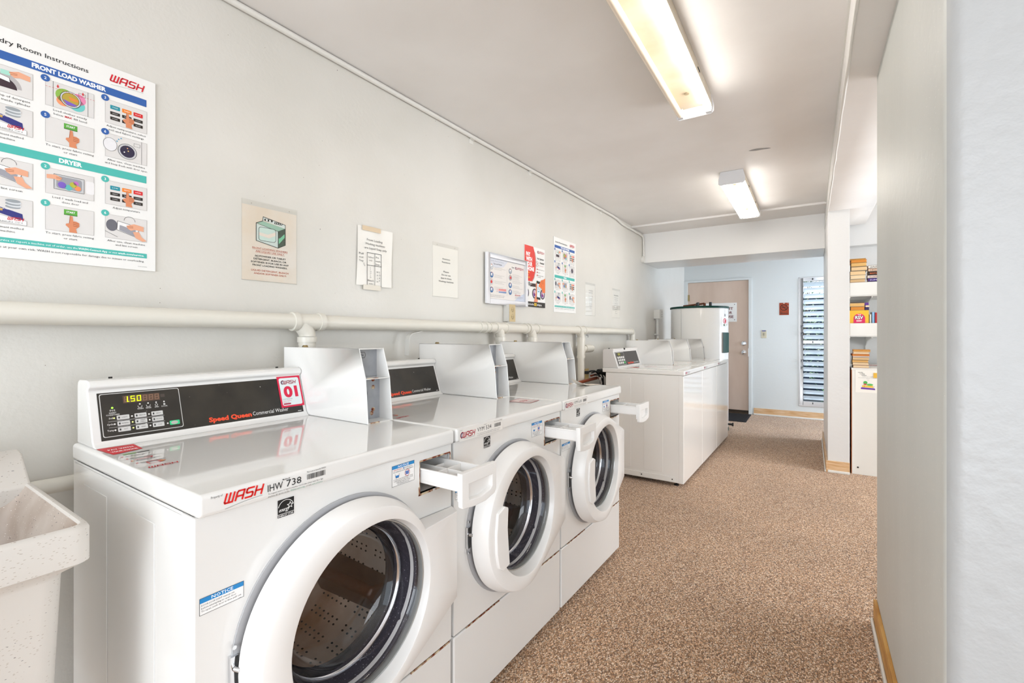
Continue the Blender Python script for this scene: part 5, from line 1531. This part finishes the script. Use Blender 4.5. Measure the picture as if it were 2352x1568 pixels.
P.text('Service', .31, .05, .005, '444444', 2); P.text('800.342.5932', .31, .038, .008, 'c03a44', 2, w=.07, bold=.02); P.rect(.31, .028, pw - .02, .0296, '555b66', 2); P.rect(.31, .02, pw - .04, .0216, '777b86', 2)
P.build('printing', t)

# pay with phone poster, on a thin backing board behind the frame's edge
t = lthing('phone_payment_poster', 'red and white pay with your phone poster beside the framed poster', 'poster', 0, 2.918, 1.4)
w, h = .305, .459
MB().box((0, 0, 0), (.006, w, h)).build('board', FOAM, t, bevel=.001)
P = Print((.006, 0, 0), (0, 1, 0), (0, 0, 1), (1, 0, 0))
arc = [(.13 + .034 * math.sin(PI * (k + 1.5) / 11), h - .001 - k * .258 / 9) for k in range(10)]
arc = [(.125, h - .001), (.145, h - .04), (.158, h - .09), (.160, h - .14), (.152, h - .19), (.132, h - .235), (.105, h - .265)]
P.poly([(.001, h - .001), (.001, h - .265)] + arc[::-1], 'e0382c', 1)
P.line([(p[0] + .005, p[1]) for p in arc[1:]], .003, '8a2a28', 2)
for i, s_ in enumerate(('PAY', 'WITH', 'YOUR', 'PHONE')): P.text(s_, .022, h - .078 - i * .036, .027, 'ffffff', 3, bold=.05, w=(.06, .085, .088, .115)[i])
for i, s_ in enumerate(('SIMPLE.', 'FAST.', 'SECURE.')): P.text(s_, .024, h - .206 + (0) - i * .018, .009, 'f2c23c', 3, bold=.02, w=(.05, .036, .054)[i])
P.wash(.185, h - .04, .105, .016, 'c2303c', 2, None, crest=True)
P.text('No Quarters', .185, h - .088, .014, '2a2a2a', 2, bold=.03, w=.1); P.text('Needed', .225, h - .118, .014, '2a2a2a', 2, bold=.03, w=.062); P.text('Use your phone!', .21, h - .137, .006, 'c2303c', 2, w=.07)
P.disc(.182, h - .125, .021, 'eceae6', 4); P.ring(.182, h - .125, .021, .002, '777777', 5); P.line([(.17, h - .137), (.194, h - .113)], .003, 'c03030', 6); P.line([(.17, h - .113), (.194, h - .137)], .003, 'c03030', 6)
for i, s_ in enumerate(('Manage it through an app', 'No card', 'Find machines & get')):
    P.disc(.182, h - .165 - i * .023, .006, 'c03030', 3, n=12); P.text(s_, .192, h - .168 - i * .023, .0065, '333333', 3, w=(.1, .035, .085)[i])
P.text('notified!', .192, h - .227, .0065, '333333', 3, w=.045)
P.disc(.182, h - .262, .010, '5a9a3c', 3, n=16); P.disc(.184, h - .262, .005, 'f0efec', 4, n=12); P.text('PayRange', .195, h - .266, .009, '7a9a5c', 3, w=.058); P.rect(.188, h - .290, .243, h - .279, '1c1c1c', 3); P.text('App Store', .215, h - .287, .005, 'ffffff', 4, 'C')
P.rect(.001, .041, w - .001, h - .268, 'e2dfdd', 1) if False else None
P.rect(.001, h - .3, .058, h - .27, 'dcdcdc', 3); P.rect(.001, h - .295, .05, h - .274, '3a2018', 4); P.rect(.075, h - .308, .17, h - .274, 'dcdcdc', 3); P.rect(.08, h - .303, .162, h - .279, '3a2018', 4); P.rect(.083, h - .288, .105, h - .284, 'cccccc', 5); P.rect(.06, h - .3, .072, h - .27, '4a4a4a', 4)
for x in (.027, .145, .265):
    P.disc(x, .105, .036, '1c1c1e', 3, ry=.038); P.disc(x, .105, .027, 'b9a9c4', 4, ry=.03); P.disc(x - .006, .098, .014, '6a2c86', 5); P.disc(x + .008, .114, .011, 'd9d4da', 5); P.line([(x - .02, .12), (x + .016, .09)], .004, 'c03a4c', 6)
P.poly([(.13, .036), (.185, .036), (.2, .085), (.19, .19), (.165, .19), (.155, .09)], 'e8926c', 7)
P.poly([(.172, .065), (.228, .06), (.232, .20), (.176, .206)], '1c1c1c', 8); P.poly([(.177, .082), (.225, .078), (.227, .18), (.18, .186)], 'e3eef6', 9); P.rect(.19, .12, .215, .128, '4aa0c0', 10); P.text('72', .202, .136, .02, '555555', 10, 'C')
P.poly([(.197, .165), (.24, .215), (.275, .222), (w - .001, .235), (w - .001, .12), (.262, .118), (.25, .15)], 'e8793c', 11); P.line([(.24, .205), (.262, .185)], .002, '8a3c18', 12); P.line([(.255, .215), (.275, .19)], .002, '8a3c18', 12); P.line([(.23, .19), (.25, .165)], .002, '8a3c18', 12)
P.rect(.001, .001, w - .001, .041, '2c261e', 8); P.text('Get Your First', .048, .015, .013, 'ffffff', 9, bold=.02, w=.082); P.rect(.136, .011, .172, .033, 'e8c23c', 9); P.text('FREE', .154, .016, .011, '8a6a00', 10, 'C', w=.03); P.text('with sign up', .178, .015, .013, 'ffffff', 9, bold=.02, w=.07)
P.build('printing', t)

# ------------------------------------------------------------ fluorescent fixtures
TUBE = mat('lit_tube', 'fffcf7', .4, emit=TUBE_POWER)
TUBE_OFF = mat('unlit_tube', 'f4e6d2', .25, emit=.0)
FIX = mat('fixture_enamel', 'c4bbaa', .4)
mottled(FIX, 'bbae97', 'cac2b4', 5)
CAPM = mat('fixture_cap', 'dcdcde', .35)


def fixture(x, y, label, lit):
    t = thing('fluorescent_fixture', label, 'ceiling light', (x, y, 2.44), .0)
    Lh = 1.235; hw = .092
    mb = MB()
    # folded steel channel: sloping sides, raised flat reflector
    prof = [(-.078, 0), (.078, 0), (.086, -.070), (.084, -.070), (.056, -.05), (-.056, -.05), (-.084, -.070), (-.086, -.070)]
    mb.prism(prof, 'y', 0, Lh)
    mb.build('channel', FIX, t, bevel=.0015, seg=1)
    for y0_, nrm in ((0, -1), (Lh, 1)):
        ec = [(-.079, -.001), (.079, -.001), (hw + .001, -.06), (hw + .001, -.092), (hw - .012, -.103), (-hw + .012, -.103), (-hw - .001, -.092), (-hw - .001, -.06)]
        a, b_ = (-.004, .0) if nrm < 0 else (Lh, Lh + .004)
        MB().prism(ec, 'y', a, b_).build('end_cap', CAPM, t, bevel=.0015, seg=1)
    for sx_, on in ((-1, lit[0]), (1, lit[1])):
        xx = sx_ * .070; zz = -.083
        tbm = MB(); tbm.cyl((xx, .022, zz), (xx, Lh - .022, zz), .0155, n=20)
        tbm.build('tube', TUBE if on else TUBE_OFF, t)
        for ya, yb in ((.0, .024), (Lh - .024, Lh)):
            MB().box((xx - .013, ya if ya else .0, zz - .016), (xx + .013, ya + .008 if not ya else yb, zz + .03)).cyl((xx, ya, zz), (xx, yb, zz), .0158, n=16).build('lamp_holder', CAPM, t)
    q = MB()
    for yy in (.35, .9): q.box((.0815, yy - .022, -.042), (.0845, yy + .022, -.035))
    q.build_each('knockout', DARK, t)
    q = MB()
    for yy in (Lh - .17, .2): q.cyl((-.005, yy, -.0525), (-.005, yy, -.0545), .012, n=14)
    q.build_each('mounting_hole', mat('hole_brown', '8f8168', .6), t)
    return t


fixture(-.51, 1.335, 'near two tube fluorescent fixture with only its right tube lit', (False, True))
fixture(-.503, 3.87, 'far two tube fluorescent fixture near the cross beam, both tubes lit', (True, True))

# ------------------------------------------------------------ water heater
hx, hy = .52, 6.30
wx, wy, _ = LW(hx, hy)
wh = thing('water_heater', 'tall white water heater with a dark green rim behind the far washers', 'water heater', (wx, wy, 0), 0)
HR = .342; HT = 1.535
MB().lathe([(0.0005, .03), (HR - .01, .03), (HR, .04), (HR, HT - .01), (HR - .004, HT)], (0, 0, 0), 96, axis='z').build('tank', TANKW, wh)
MB().lathe([(HR - .003, HT - .022), (HR + .009, HT - .022), (HR + .010, HT - .004), (HR + .004, HT + .003), (HR - .04, HT + .006), (.0005, HT + .012)], (0, 0, 0), 96, axis='z').build('top_rim', GREEN, wh)
MB().lathe([(HR + .004, 0), (HR + .004, .035), (.05, .036)], (0, 0, 0), 64, axis='z').build('base_rim', GREEN, wh)
vd = Vector((-wx, -wy, 0)).normalized()          # toward the camera
th0 = math.atan2(vd.y, vd.x)
MB().box((-.0012, 0, 0), (.0012, .0015, 1.47), X=Matrix.Rotation(th0 - math.asin(.6) - PI / 2 + 0, 4, 'Z') @ Matrix.Translation((0, HR, .035))).build('seam', mat('seam_grey', '8f8c88', .5), wh)


def patch(a0, a1, z0, z1, r, n=10):
    mb = MB()
    mb.lathe([(HR + .001, z0), (r, z0 + .004), (r, z1 - .004), (HR + .001, z1)], (0, 0, 0), n, axis='z', a0=th0 + math.radians(a0), a1=th0 + math.radians(a1))
    return mb


# seen from the room the right edge is at growing angles
patch(50, 74, .965, 1.215, HR + .014).build('access_cover', GREEN, wh, label='dark green access cover')
patch(48, 72, 1.285, 1.405, HR + .0016).build('label_sheet', FOAM, wh)


def cyl_print(items, name):
    """items: (kind, centre angle deg, z, half width m, half height m, colour)"""
    mb = MB(); mats = []
    for kd, a, z, hw_, hh, col, lay in items:
        m = ink(col)
        if m not in mats: mats.append(m)
        n = 20 if kd == 'disc' else 4
        vs = []
        for i in range(n):
            if kd == 'disc': du, dz = hw_ * math.cos(2 * PI * i / n), hh * math.sin(2 * PI * i / n)
            else: du, dz = ((-hw_, hw_, hw_, -hw_)[i], (-hh, -hh, hh, hh)[i])
            t = th0 + math.radians(a) + du / HR
            r = HR + .0024 + lay * .0006
            vs.append((r * math.cos(t), r * math.sin(t), z + dz))
        mb.add(vs, [tuple(range(n))], mats.index(m))
    return mb.build(name, mats, wh, smooth=False)


cyl_print([('disc', 58, 1.355, .034, .033, 'cc1f3c', 0), ('disc', 58, 1.355, .024, .022, 'f0efec', 1), ('disc', 59.5, 1.353, .02, .018, 'cc1f3c', 2), ('rect', 68, 1.345, .006, .03, 'd9b4b4', 1),
           ('rect', 56, 1.305, .018, .011, '5a6a4a', 1), ('rect', 66, 1.307, .012, .006, '9aa888', 1), ('disc', 59, 1.425, .010, .017, '6a6a6a', 0), ('rect', 66, 1.43, .008, .002, '8a8a8a', 0)], 'emblem')
MB().tube([(0, HR * .0, HT + .01)] and [Vector((math.cos(th0 - .2) * .1, math.sin(th0 - .2) * .1, HT + .005)), Vector((math.cos(th0 - .2) * .1, math.sin(th0 - .2) * .1, HT + .05))], .018, 12).build('pipe_nipple', mat('dark_fitting', '23211f', .4), wh)
rv = Vector((-vd.y, vd.x, 0))
q = MB()
for s_ in (-.012, .135): q.cyl(rv * s_ + Vector((0, 0, HT + .005)), rv * s_ + Vector((0, 0, HT + .065)), .018, n=14)
q.build('pipe_nipple', mat('dark_fitting', '23211f', .4), wh)
MB().cyl(rv * .065 + Vector((0, 0, HT + .0)), rv * .065 + Vector((0, 0, HT + .055)), .016, n=14).tube([rv * .065 + Vector((0, 0, HT + .05)), rv * -.14 + Vector((0, 0, HT + .025)), rv * -.19 + Vector((0, 0, HT + .02))], .012, 10).build('copper_fitting', mat('brown_copper', '6e3d22', .4, metal=.5), wh)
dvv = Vector((math.cos(th0 + math.radians(78)), math.sin(th0 + math.radians(78)), 0))
MB().cyl(dvv * HR + Vector((0, 0, .08)), dvv * (HR + .045) + Vector((0, 0, .08)), .012, n=12).cyl(dvv * (HR + .045) + Vector((0, 0, .08)), dvv * (HR + .06) + Vector((0, 0, .08)), .022, n=12).build('drain_valve', BLACK, wh)

# ------------------------------------------------------------ library corner
cabn = thing('library_cabinet', 'white cabinet with an orange wood side carrying the lending library notice', 'cabinet', (.297, 4.925, 0))
MB().box((.004, .018, .02), (.8, .78, .889)).build('body', TRIMW, cabn, bevel=.002)
MB().box((0, .004, .0), (.004, .78, .905)).build('side_panel', mat('orange_wood', 'b8662c', .5), cabn, label='orange brown wood side')
MB().box((.004, 0, .0), (.8, .018, .889)).build('door_panel', TRIMW, cabn, bevel=.002)
MB().box((.0, 0, .889), (.81, .8, .907)).build('top_board', TRIMW, cabn, bevel=.002)
MB().lathe([(0, -.004), (.006, -.003), (.007, 0)], (0, 0, 0), 12, X=Matrix.Translation((.045, 0, .06)) @ Matrix.Rotation(PI / 2, 4, 'Z')).build('screw', DARK, cabn)
nt_ = thing('library_notice', 'taped white page with a green bookworm drawing on the cabinet front', 'notice', (.325, 4.925, .70))
MB().box((0, -.0012, 0), (.25, -.0002, .19)).build('paper_sheet', PAPER, nt_)
P = Print((0, -.0012, 0), (1, 0, 0), (0, 0, 1), (0, -1, 0))
for i, s_ in enumerate(('Laundry', 'Lending', 'Library')): P.text(s_, .018 + i * .012, .168 - i * .012, .0065, '333333', 2, bold=.02, w=.034)
P.text('Books are here to SHARE', .05, .134, .004, '444444', 2, w=.07); P.text('Please feel free to take a book to bring back', .02, .124, .004, '444444', 2, w=.13); P.text('to re-use', .075, .117, .004, '444444', 2); P.text('Thanks', .078, .105, .004, '444444', 2)
P.poly([(.036, .03), (.04, .045), (.13, .04), (.135, .026)], '6a2c9c', 3); P.poly([(.045, .047), (.047, .062), (.12, .06), (.122, .044)], 'f0c03c', 4); P.line([(.06, .047), (.061, .061)], .002, '7a5a10', 5)
P.disc(.068, .085, .014, '4aa84c', 5); P.disc(.098, .069, .022, '5ab85c', 4, ry=.009); P.disc(.066, .071, .011, 'c83c3c', 6, ry=.006); P.line([(.12, .047), (.13, .055)], .002, '8a8a8a', 5)
P.build('printing', nt_)
yc = thing('yellow_card', 'yellow card pinned right of the bookworm page', 'card', (.447, 4.9235, .828))
MB().box((0, -.003, 0), (.09, 0, .042)).build('card', mat('yellow_card', 'e6b43c', .5), yc)

for z0, z1, lab in ((1.535, 1.66, 'upper white wall shelf with a deep front lip, full of books'), (1.172, 1.294, 'lower white wall shelf with a deep front lip, full of books')):
    sh = thing('wall_shelf', lab, 'shelf', (.29, 5.185, z0))
    MB().box((.0, .012, -.0), (.95, .612, .016)).build('shelf_board', TRIMW, sh, bevel=.001)
    MB().box((.012, 0, .0), (.95, .012, z1 - z0)).build('front_lip', TRIMW, sh, bevel=.002)
    MB().box((.012, -.002, .006), (.95, .0, .009)).build('lip_groove', mat('groove_grey', 'b5b2ad', .6), sh)
    MB().prism([(.02, -.002), (.02, -.012), (.14, -.018), (.45, -.045), (.6, -.09), (.612, -.2), (.614, -.2), (.614, -.002)], 'x', .012, .018).build('bracket', TRIMW, sh)
    MB().prism([(.02, -.002), (.02, -.012), (.14, -.018), (.45, -.045), (.6, -.09), (.612, -.2), (.614, -.2), (.614, -.002)], 'x', .17, .176).build('bracket', TRIMW, sh)

PAGE = [mat('page_' + c_, c_, .8) for c_ in ('d9a55a', 'e0b470', 'e6c494', 'd98f3c', 'ead0a8')]


def book(x, y, z, w, d_, h, cover, page, label, group, rot=0, lying=True, title=None):
    """pages face the room (lying, fore-edge to the front) or spine to the front when standing"""
    t = thing('book', label, 'book', (x, y, z), rot, group)
    c_ = mat('cover_' + cover, cover, .4)
    if lying:
        MB().box((0, 0, 0), (w, d_, .0025)).box((0, 0, h - .0025), (w, d_, h)).box((0, d_ - .003, 0), (w, d_, h)).build('cover', c_, t)
        # page block with a slightly hollow fore-edge
        k = 4; vs = []
        for j in range(k + 1):
            zz = .0025 + (h - .005) * j / k; dy = .004 * math.sin(PI * j / k)
            vs += [(.003, .004 + dy, zz), (w - .003, .004 + dy, zz), (w - .003, d_ - .003, zz), (.003, d_ - .003, zz)]
        fs = [(0, 1, 2, 3), tuple(4 * k + i for i in (3, 2, 1, 0))]
        for j in range(k):
            for i in range(4): fs.append((4 * j + i, 4 * j + (i + 1) % 4, 4 * j + 4 + (i + 1) % 4, 4 * j + 4 + i))
        MB().add(vs, fs).build('pages', page, t)
    else:
        MB().box((0, 0, 0), (w, .003, h)).box((0, 0, 0), (.002, d_, h)).box((w - .002, 0, 0), (w, d_, h)).build('cover', c_, t)
        MB().box((.002, .003, .003), (w - .002, d_ - .003, h - .003)).build('pages', page, t)
    if title:
        P = Print((0, 0, 0), (1, 0, 0), (0, 0, 1), (0, -1, 0))
        tt, tc_ = title
        if lying: P.text(tt, .012, h * .3, h * .4, tc_, 2, w=w * .75)
        else: P.rect(w * .25, h * .15, w * .75, h * .45, tc_, 2)
        P.build('spine_print', t)
    return t


def stack(x, y, z0, tops, specs, group, base, w=.116, d_=.17):
    z = z0; rd = random.Random(int(z0 * 1000))
    for i, (zt_, (cov, pg, desc)) in enumerate(zip(tops, specs)):
        dx = rd.uniform(-.005, .006)
        book(x + dx + .005, y + rd.uniform(0, .012), z, w + rd.uniform(-.006, .006), d_, zt_ - z - .0004, cov, PAGE[pg], desc, group, rot=rd.uniform(-.03, .03))
        z = zt_


# upper shelf, left stack (fore-edges out): books from the shelf up
stack(.302, 5.215, 1.5515, [1.592, 1.632, 1.665, 1.695, 1.728, 1.768, 1.806, 1.842, 1.868, 1.880], [
    ('7a3c2c', 3, 'bottom book of the left stack on the upper shelf, behind the lip'),
    ('6c5a3c', 0, 'second book up behind the lip of the upper shelf, left stack'),
    ('b0722c', 3, 'orange edged book just above the upper lip, left stack'),
    ('8a8070', 2, 'pale book third above the shelf lip, left stack'),
    ('d9cbb0', 4, 'wide cream book in the middle of the upper left stack'),
    ('4c4640', 2, 'thick cream edged book, fourth from the top of the upper left stack'),
    ('504a44', 2, 'thick peach edged book, third from the top of the upper left stack'),
    ('6a4a20', 1, 'thick tan edged book under the orange ones, upper left stack'),
    ('c88420', 3, 'orange edged book second from the top of the upper left stack'),
    ('b08a4c', 0, 'thin tan book on the very top of the upper left stack')], 'paperbacks in the left stack on the upper shelf', 0)
z = 1.5515
spines = [('d9d4cc', ('NIGHT', '444444'), 'white spined book hidden low in the right stack of the upper shelf'),
          ('8a8478', ('HARVEST', 'dddddd'), 'grey spined book low in the right stack of the upper shelf'),
          ('e0dcd4', ('HARBOR', '883322'), 'pale book just under the purple one, right stack of the upper shelf'),
          ('4a2c86', ('SUMMER', 'e8e0f8'), 'purple spined book with pale letters, right stack of the upper shelf'),
          ('dccfc6', ('SUSPENSE', 'a05a50'), 'cream spined book above the purple one, right stack'),
          ('2a1c16', ('BESTSELLER', 'e8702c'), 'black spined book with orange letters, right stack'),
          ('d9b8a0', ('LEGACY', '5a4030'), 'peach spined book second from the top of the right stack'),
          ('dcd8d0', ('JAMES', '6a6a6a'), 'pale grey spined book on top of the right stack, upper shelf')]
tops = [1.59, 1.63, 1.668, 1.697, 1.725, 1.757, 1.785, 1.813]
for (cov, ti, desc), zt_ in zip(spines, tops):
    t = thing('book', desc, 'book', (.433 + random.uniform(0, .006), 5.24, z), 0, 'paperbacks in the right stack on the upper shelf')
    hh = zt_ - z - .0005
    MB().box((0, 0, 0), (.165, .003, hh)).box((0, 0, 0), (.165, .11, .002)).box((0, 0, hh - .002), (.165, .11, hh)).build('cover', mat('cover_' + cov, cov, .4), t)
    MB().box((.002, .003, .002), (.163, .108, hh - .002)).build('pages', PAGE[2], t)
    P = Print((0, 0, 0), (1, 0, 0), (0, 0, 1), (0, -1, 0)); P.text(ti[0], .014, hh * .28, hh * .42, ti[1], 2, w=.1); P.build('spine_print', t)
    z = zt_

# lower shelf: yellow book facing out, books lying on it, standing books
yb = thing('book', 'yellow book facing out with a pink arch reading RSV, on the lower shelf', 'book', (.302, 5.21, 1.188), 0, 'books on the lower shelf')
MB().box((0, 0, 0), (.138, .003, .222)).box((0, .05, 0), (.138, .053, .222)).build('cover', mat('yellow_cover', 'eab42c', .4), yb)
MB().box((.002, .003, .002), (.136, .05, .22)).build('pages', PAGE[1], yb)
P = Print((0, 0, 0), (1, 0, 0), (0, 0, 1), (0, -1, 0))
P.poly([(.028, .1)] + [(.07 - .042 * math.cos(PI * i / 14), .15 + .042 * math.sin(PI * i / 14)) for i in range(15)] + [(.112, .1)], 'd8185a', 2)
P.text('RSV', .07, .142, .030, '2a2a2a', 3, 'C', bold=.09, w=.066); P.text('RSV', .069, .144, .027, 'f0efec', 4, 'C', bold=.03, w=.058)
P.text('THE', .07, .178, .009, 'f0efec', 4, 'C', bold=.03); P.text('DIARY', .07, .121, .013, 'f0efec', 4, 'C', bold=.03, w=.04)
P.build('printing', yb)
stack(.30, 5.265, 1.188, [1.232, 1.28, 1.33, 1.372, 1.4105], [
    ('8a5a2c', 0, 'bottom hidden book behind the yellow one, lower shelf'), ('6a4a3c', 1, 'second hidden book behind the yellow one, lower shelf'), ('8c6c4c', 2, 'third hidden book behind the yellow one'),
    ('9a7a5c', 0, 'fourth book up behind the yellow one'), ('c89a4c', 3, 'fifth book up, level with the top of the yellow book')], 'books on the lower shelf', 0)
stack(.30, 5.215, 1.411, [1.446, 1.477, 1.484], [('8a7a5c', 3, 'orange edged book lying on top of the yellow one'), ('b8a888', 1, 'peach edged book second on top of the yellow one'), ('3a2c20', 0, 'thin dark book on the pile above the yellow one')], 'books on the lower shelf', 0, w=.105, d_=.15)
for i, (zz, x_, cc, lab) in enumerate(((1.411, .413, '2c2050', 'dark blue book at the right of the pile on the lower shelf'), (1.436, .416, '4a2c8c', 'purple book at the right of the pile on the lower shelf'), (1.458, .41, '5a2c86', 'violet book on top right of the pile on the lower shelf'))):
    t = thing('book', lab, 'book', (x_, 5.225, zz), 0, 'books on the lower shelf')
    MB().box((0, 0, 0), (.03, .13, .0215)).build('cover', mat('cover_' + cc, cc, .35), t, bevel=.001)
    MB().box((.002, -.0005, .003), (.03, .128, .018)).build('pages', PAGE[4] if i == 1 else mat('cover_' + cc, cc, .35), t)
for i, (x_, w_, h_, cc, lab) in enumerate(((.445, .016, .185, 'd4cfc4', 'cream spine standing right of the yellow book'), (.462, .021, .205, '8ab0d4', 'pale blue spine standing on the lower shelf'), (.484, .018, .2, 'b0242c', 'red spine standing on the lower shelf'), (.503, .022, .198, '3c1c1c', 'dark maroon spine standing at the passage wall edge'))):
    book(x_, 5.22, 1.188, w_, .13, h_, cc, PAGE[4], lab, 'books on the lower shelf', 0, False, ('', ('f0d0a0', 'd4e4f0', 'f0c060', 'e0a030')[i]))

stack(.302, 4.945, .9072, [.932, .954, .974, .998, 1.008, 1.026, 1.044, 1.062], [
    ('8c5a50', 4, 'pale book at the bottom of the stack on the white cabinet'), ('b8a488', 4, 'cream edged book second from the bottom on the cabinet'),
    ('a8762c', 1, 'tan book third from the bottom of the cabinet stack'), ('5c4c3c', 2, 'peach edged book in the middle of the cabinet stack'),
    ('e0e0e4', 4, 'thin white edged book in the cabinet stack'), ('a8441c', 3, 'dark orange book near the top of the cabinet stack'),
    ('d9d0c0', 4, 'cream book second from the top of the cabinet stack'), ('c8862c', 0, 'orange tan book on top of the cabinet stack')], 'books stacked on the cabinet', 0)
mg = thing('magazine', 'flat magazine lying at the back of the white cabinet top', 'magazine', (.43, 5.3, .9075))
MB().box((0, 0, 0), (.3, .22, .012)).build('pages', mat('magazine_white', 'c9c5c0', .5), mg, bevel=.001)
MB().box((.02, -.001, .004), (.1, .0, .008)).build('printing', ink('8a3a34'), mg)
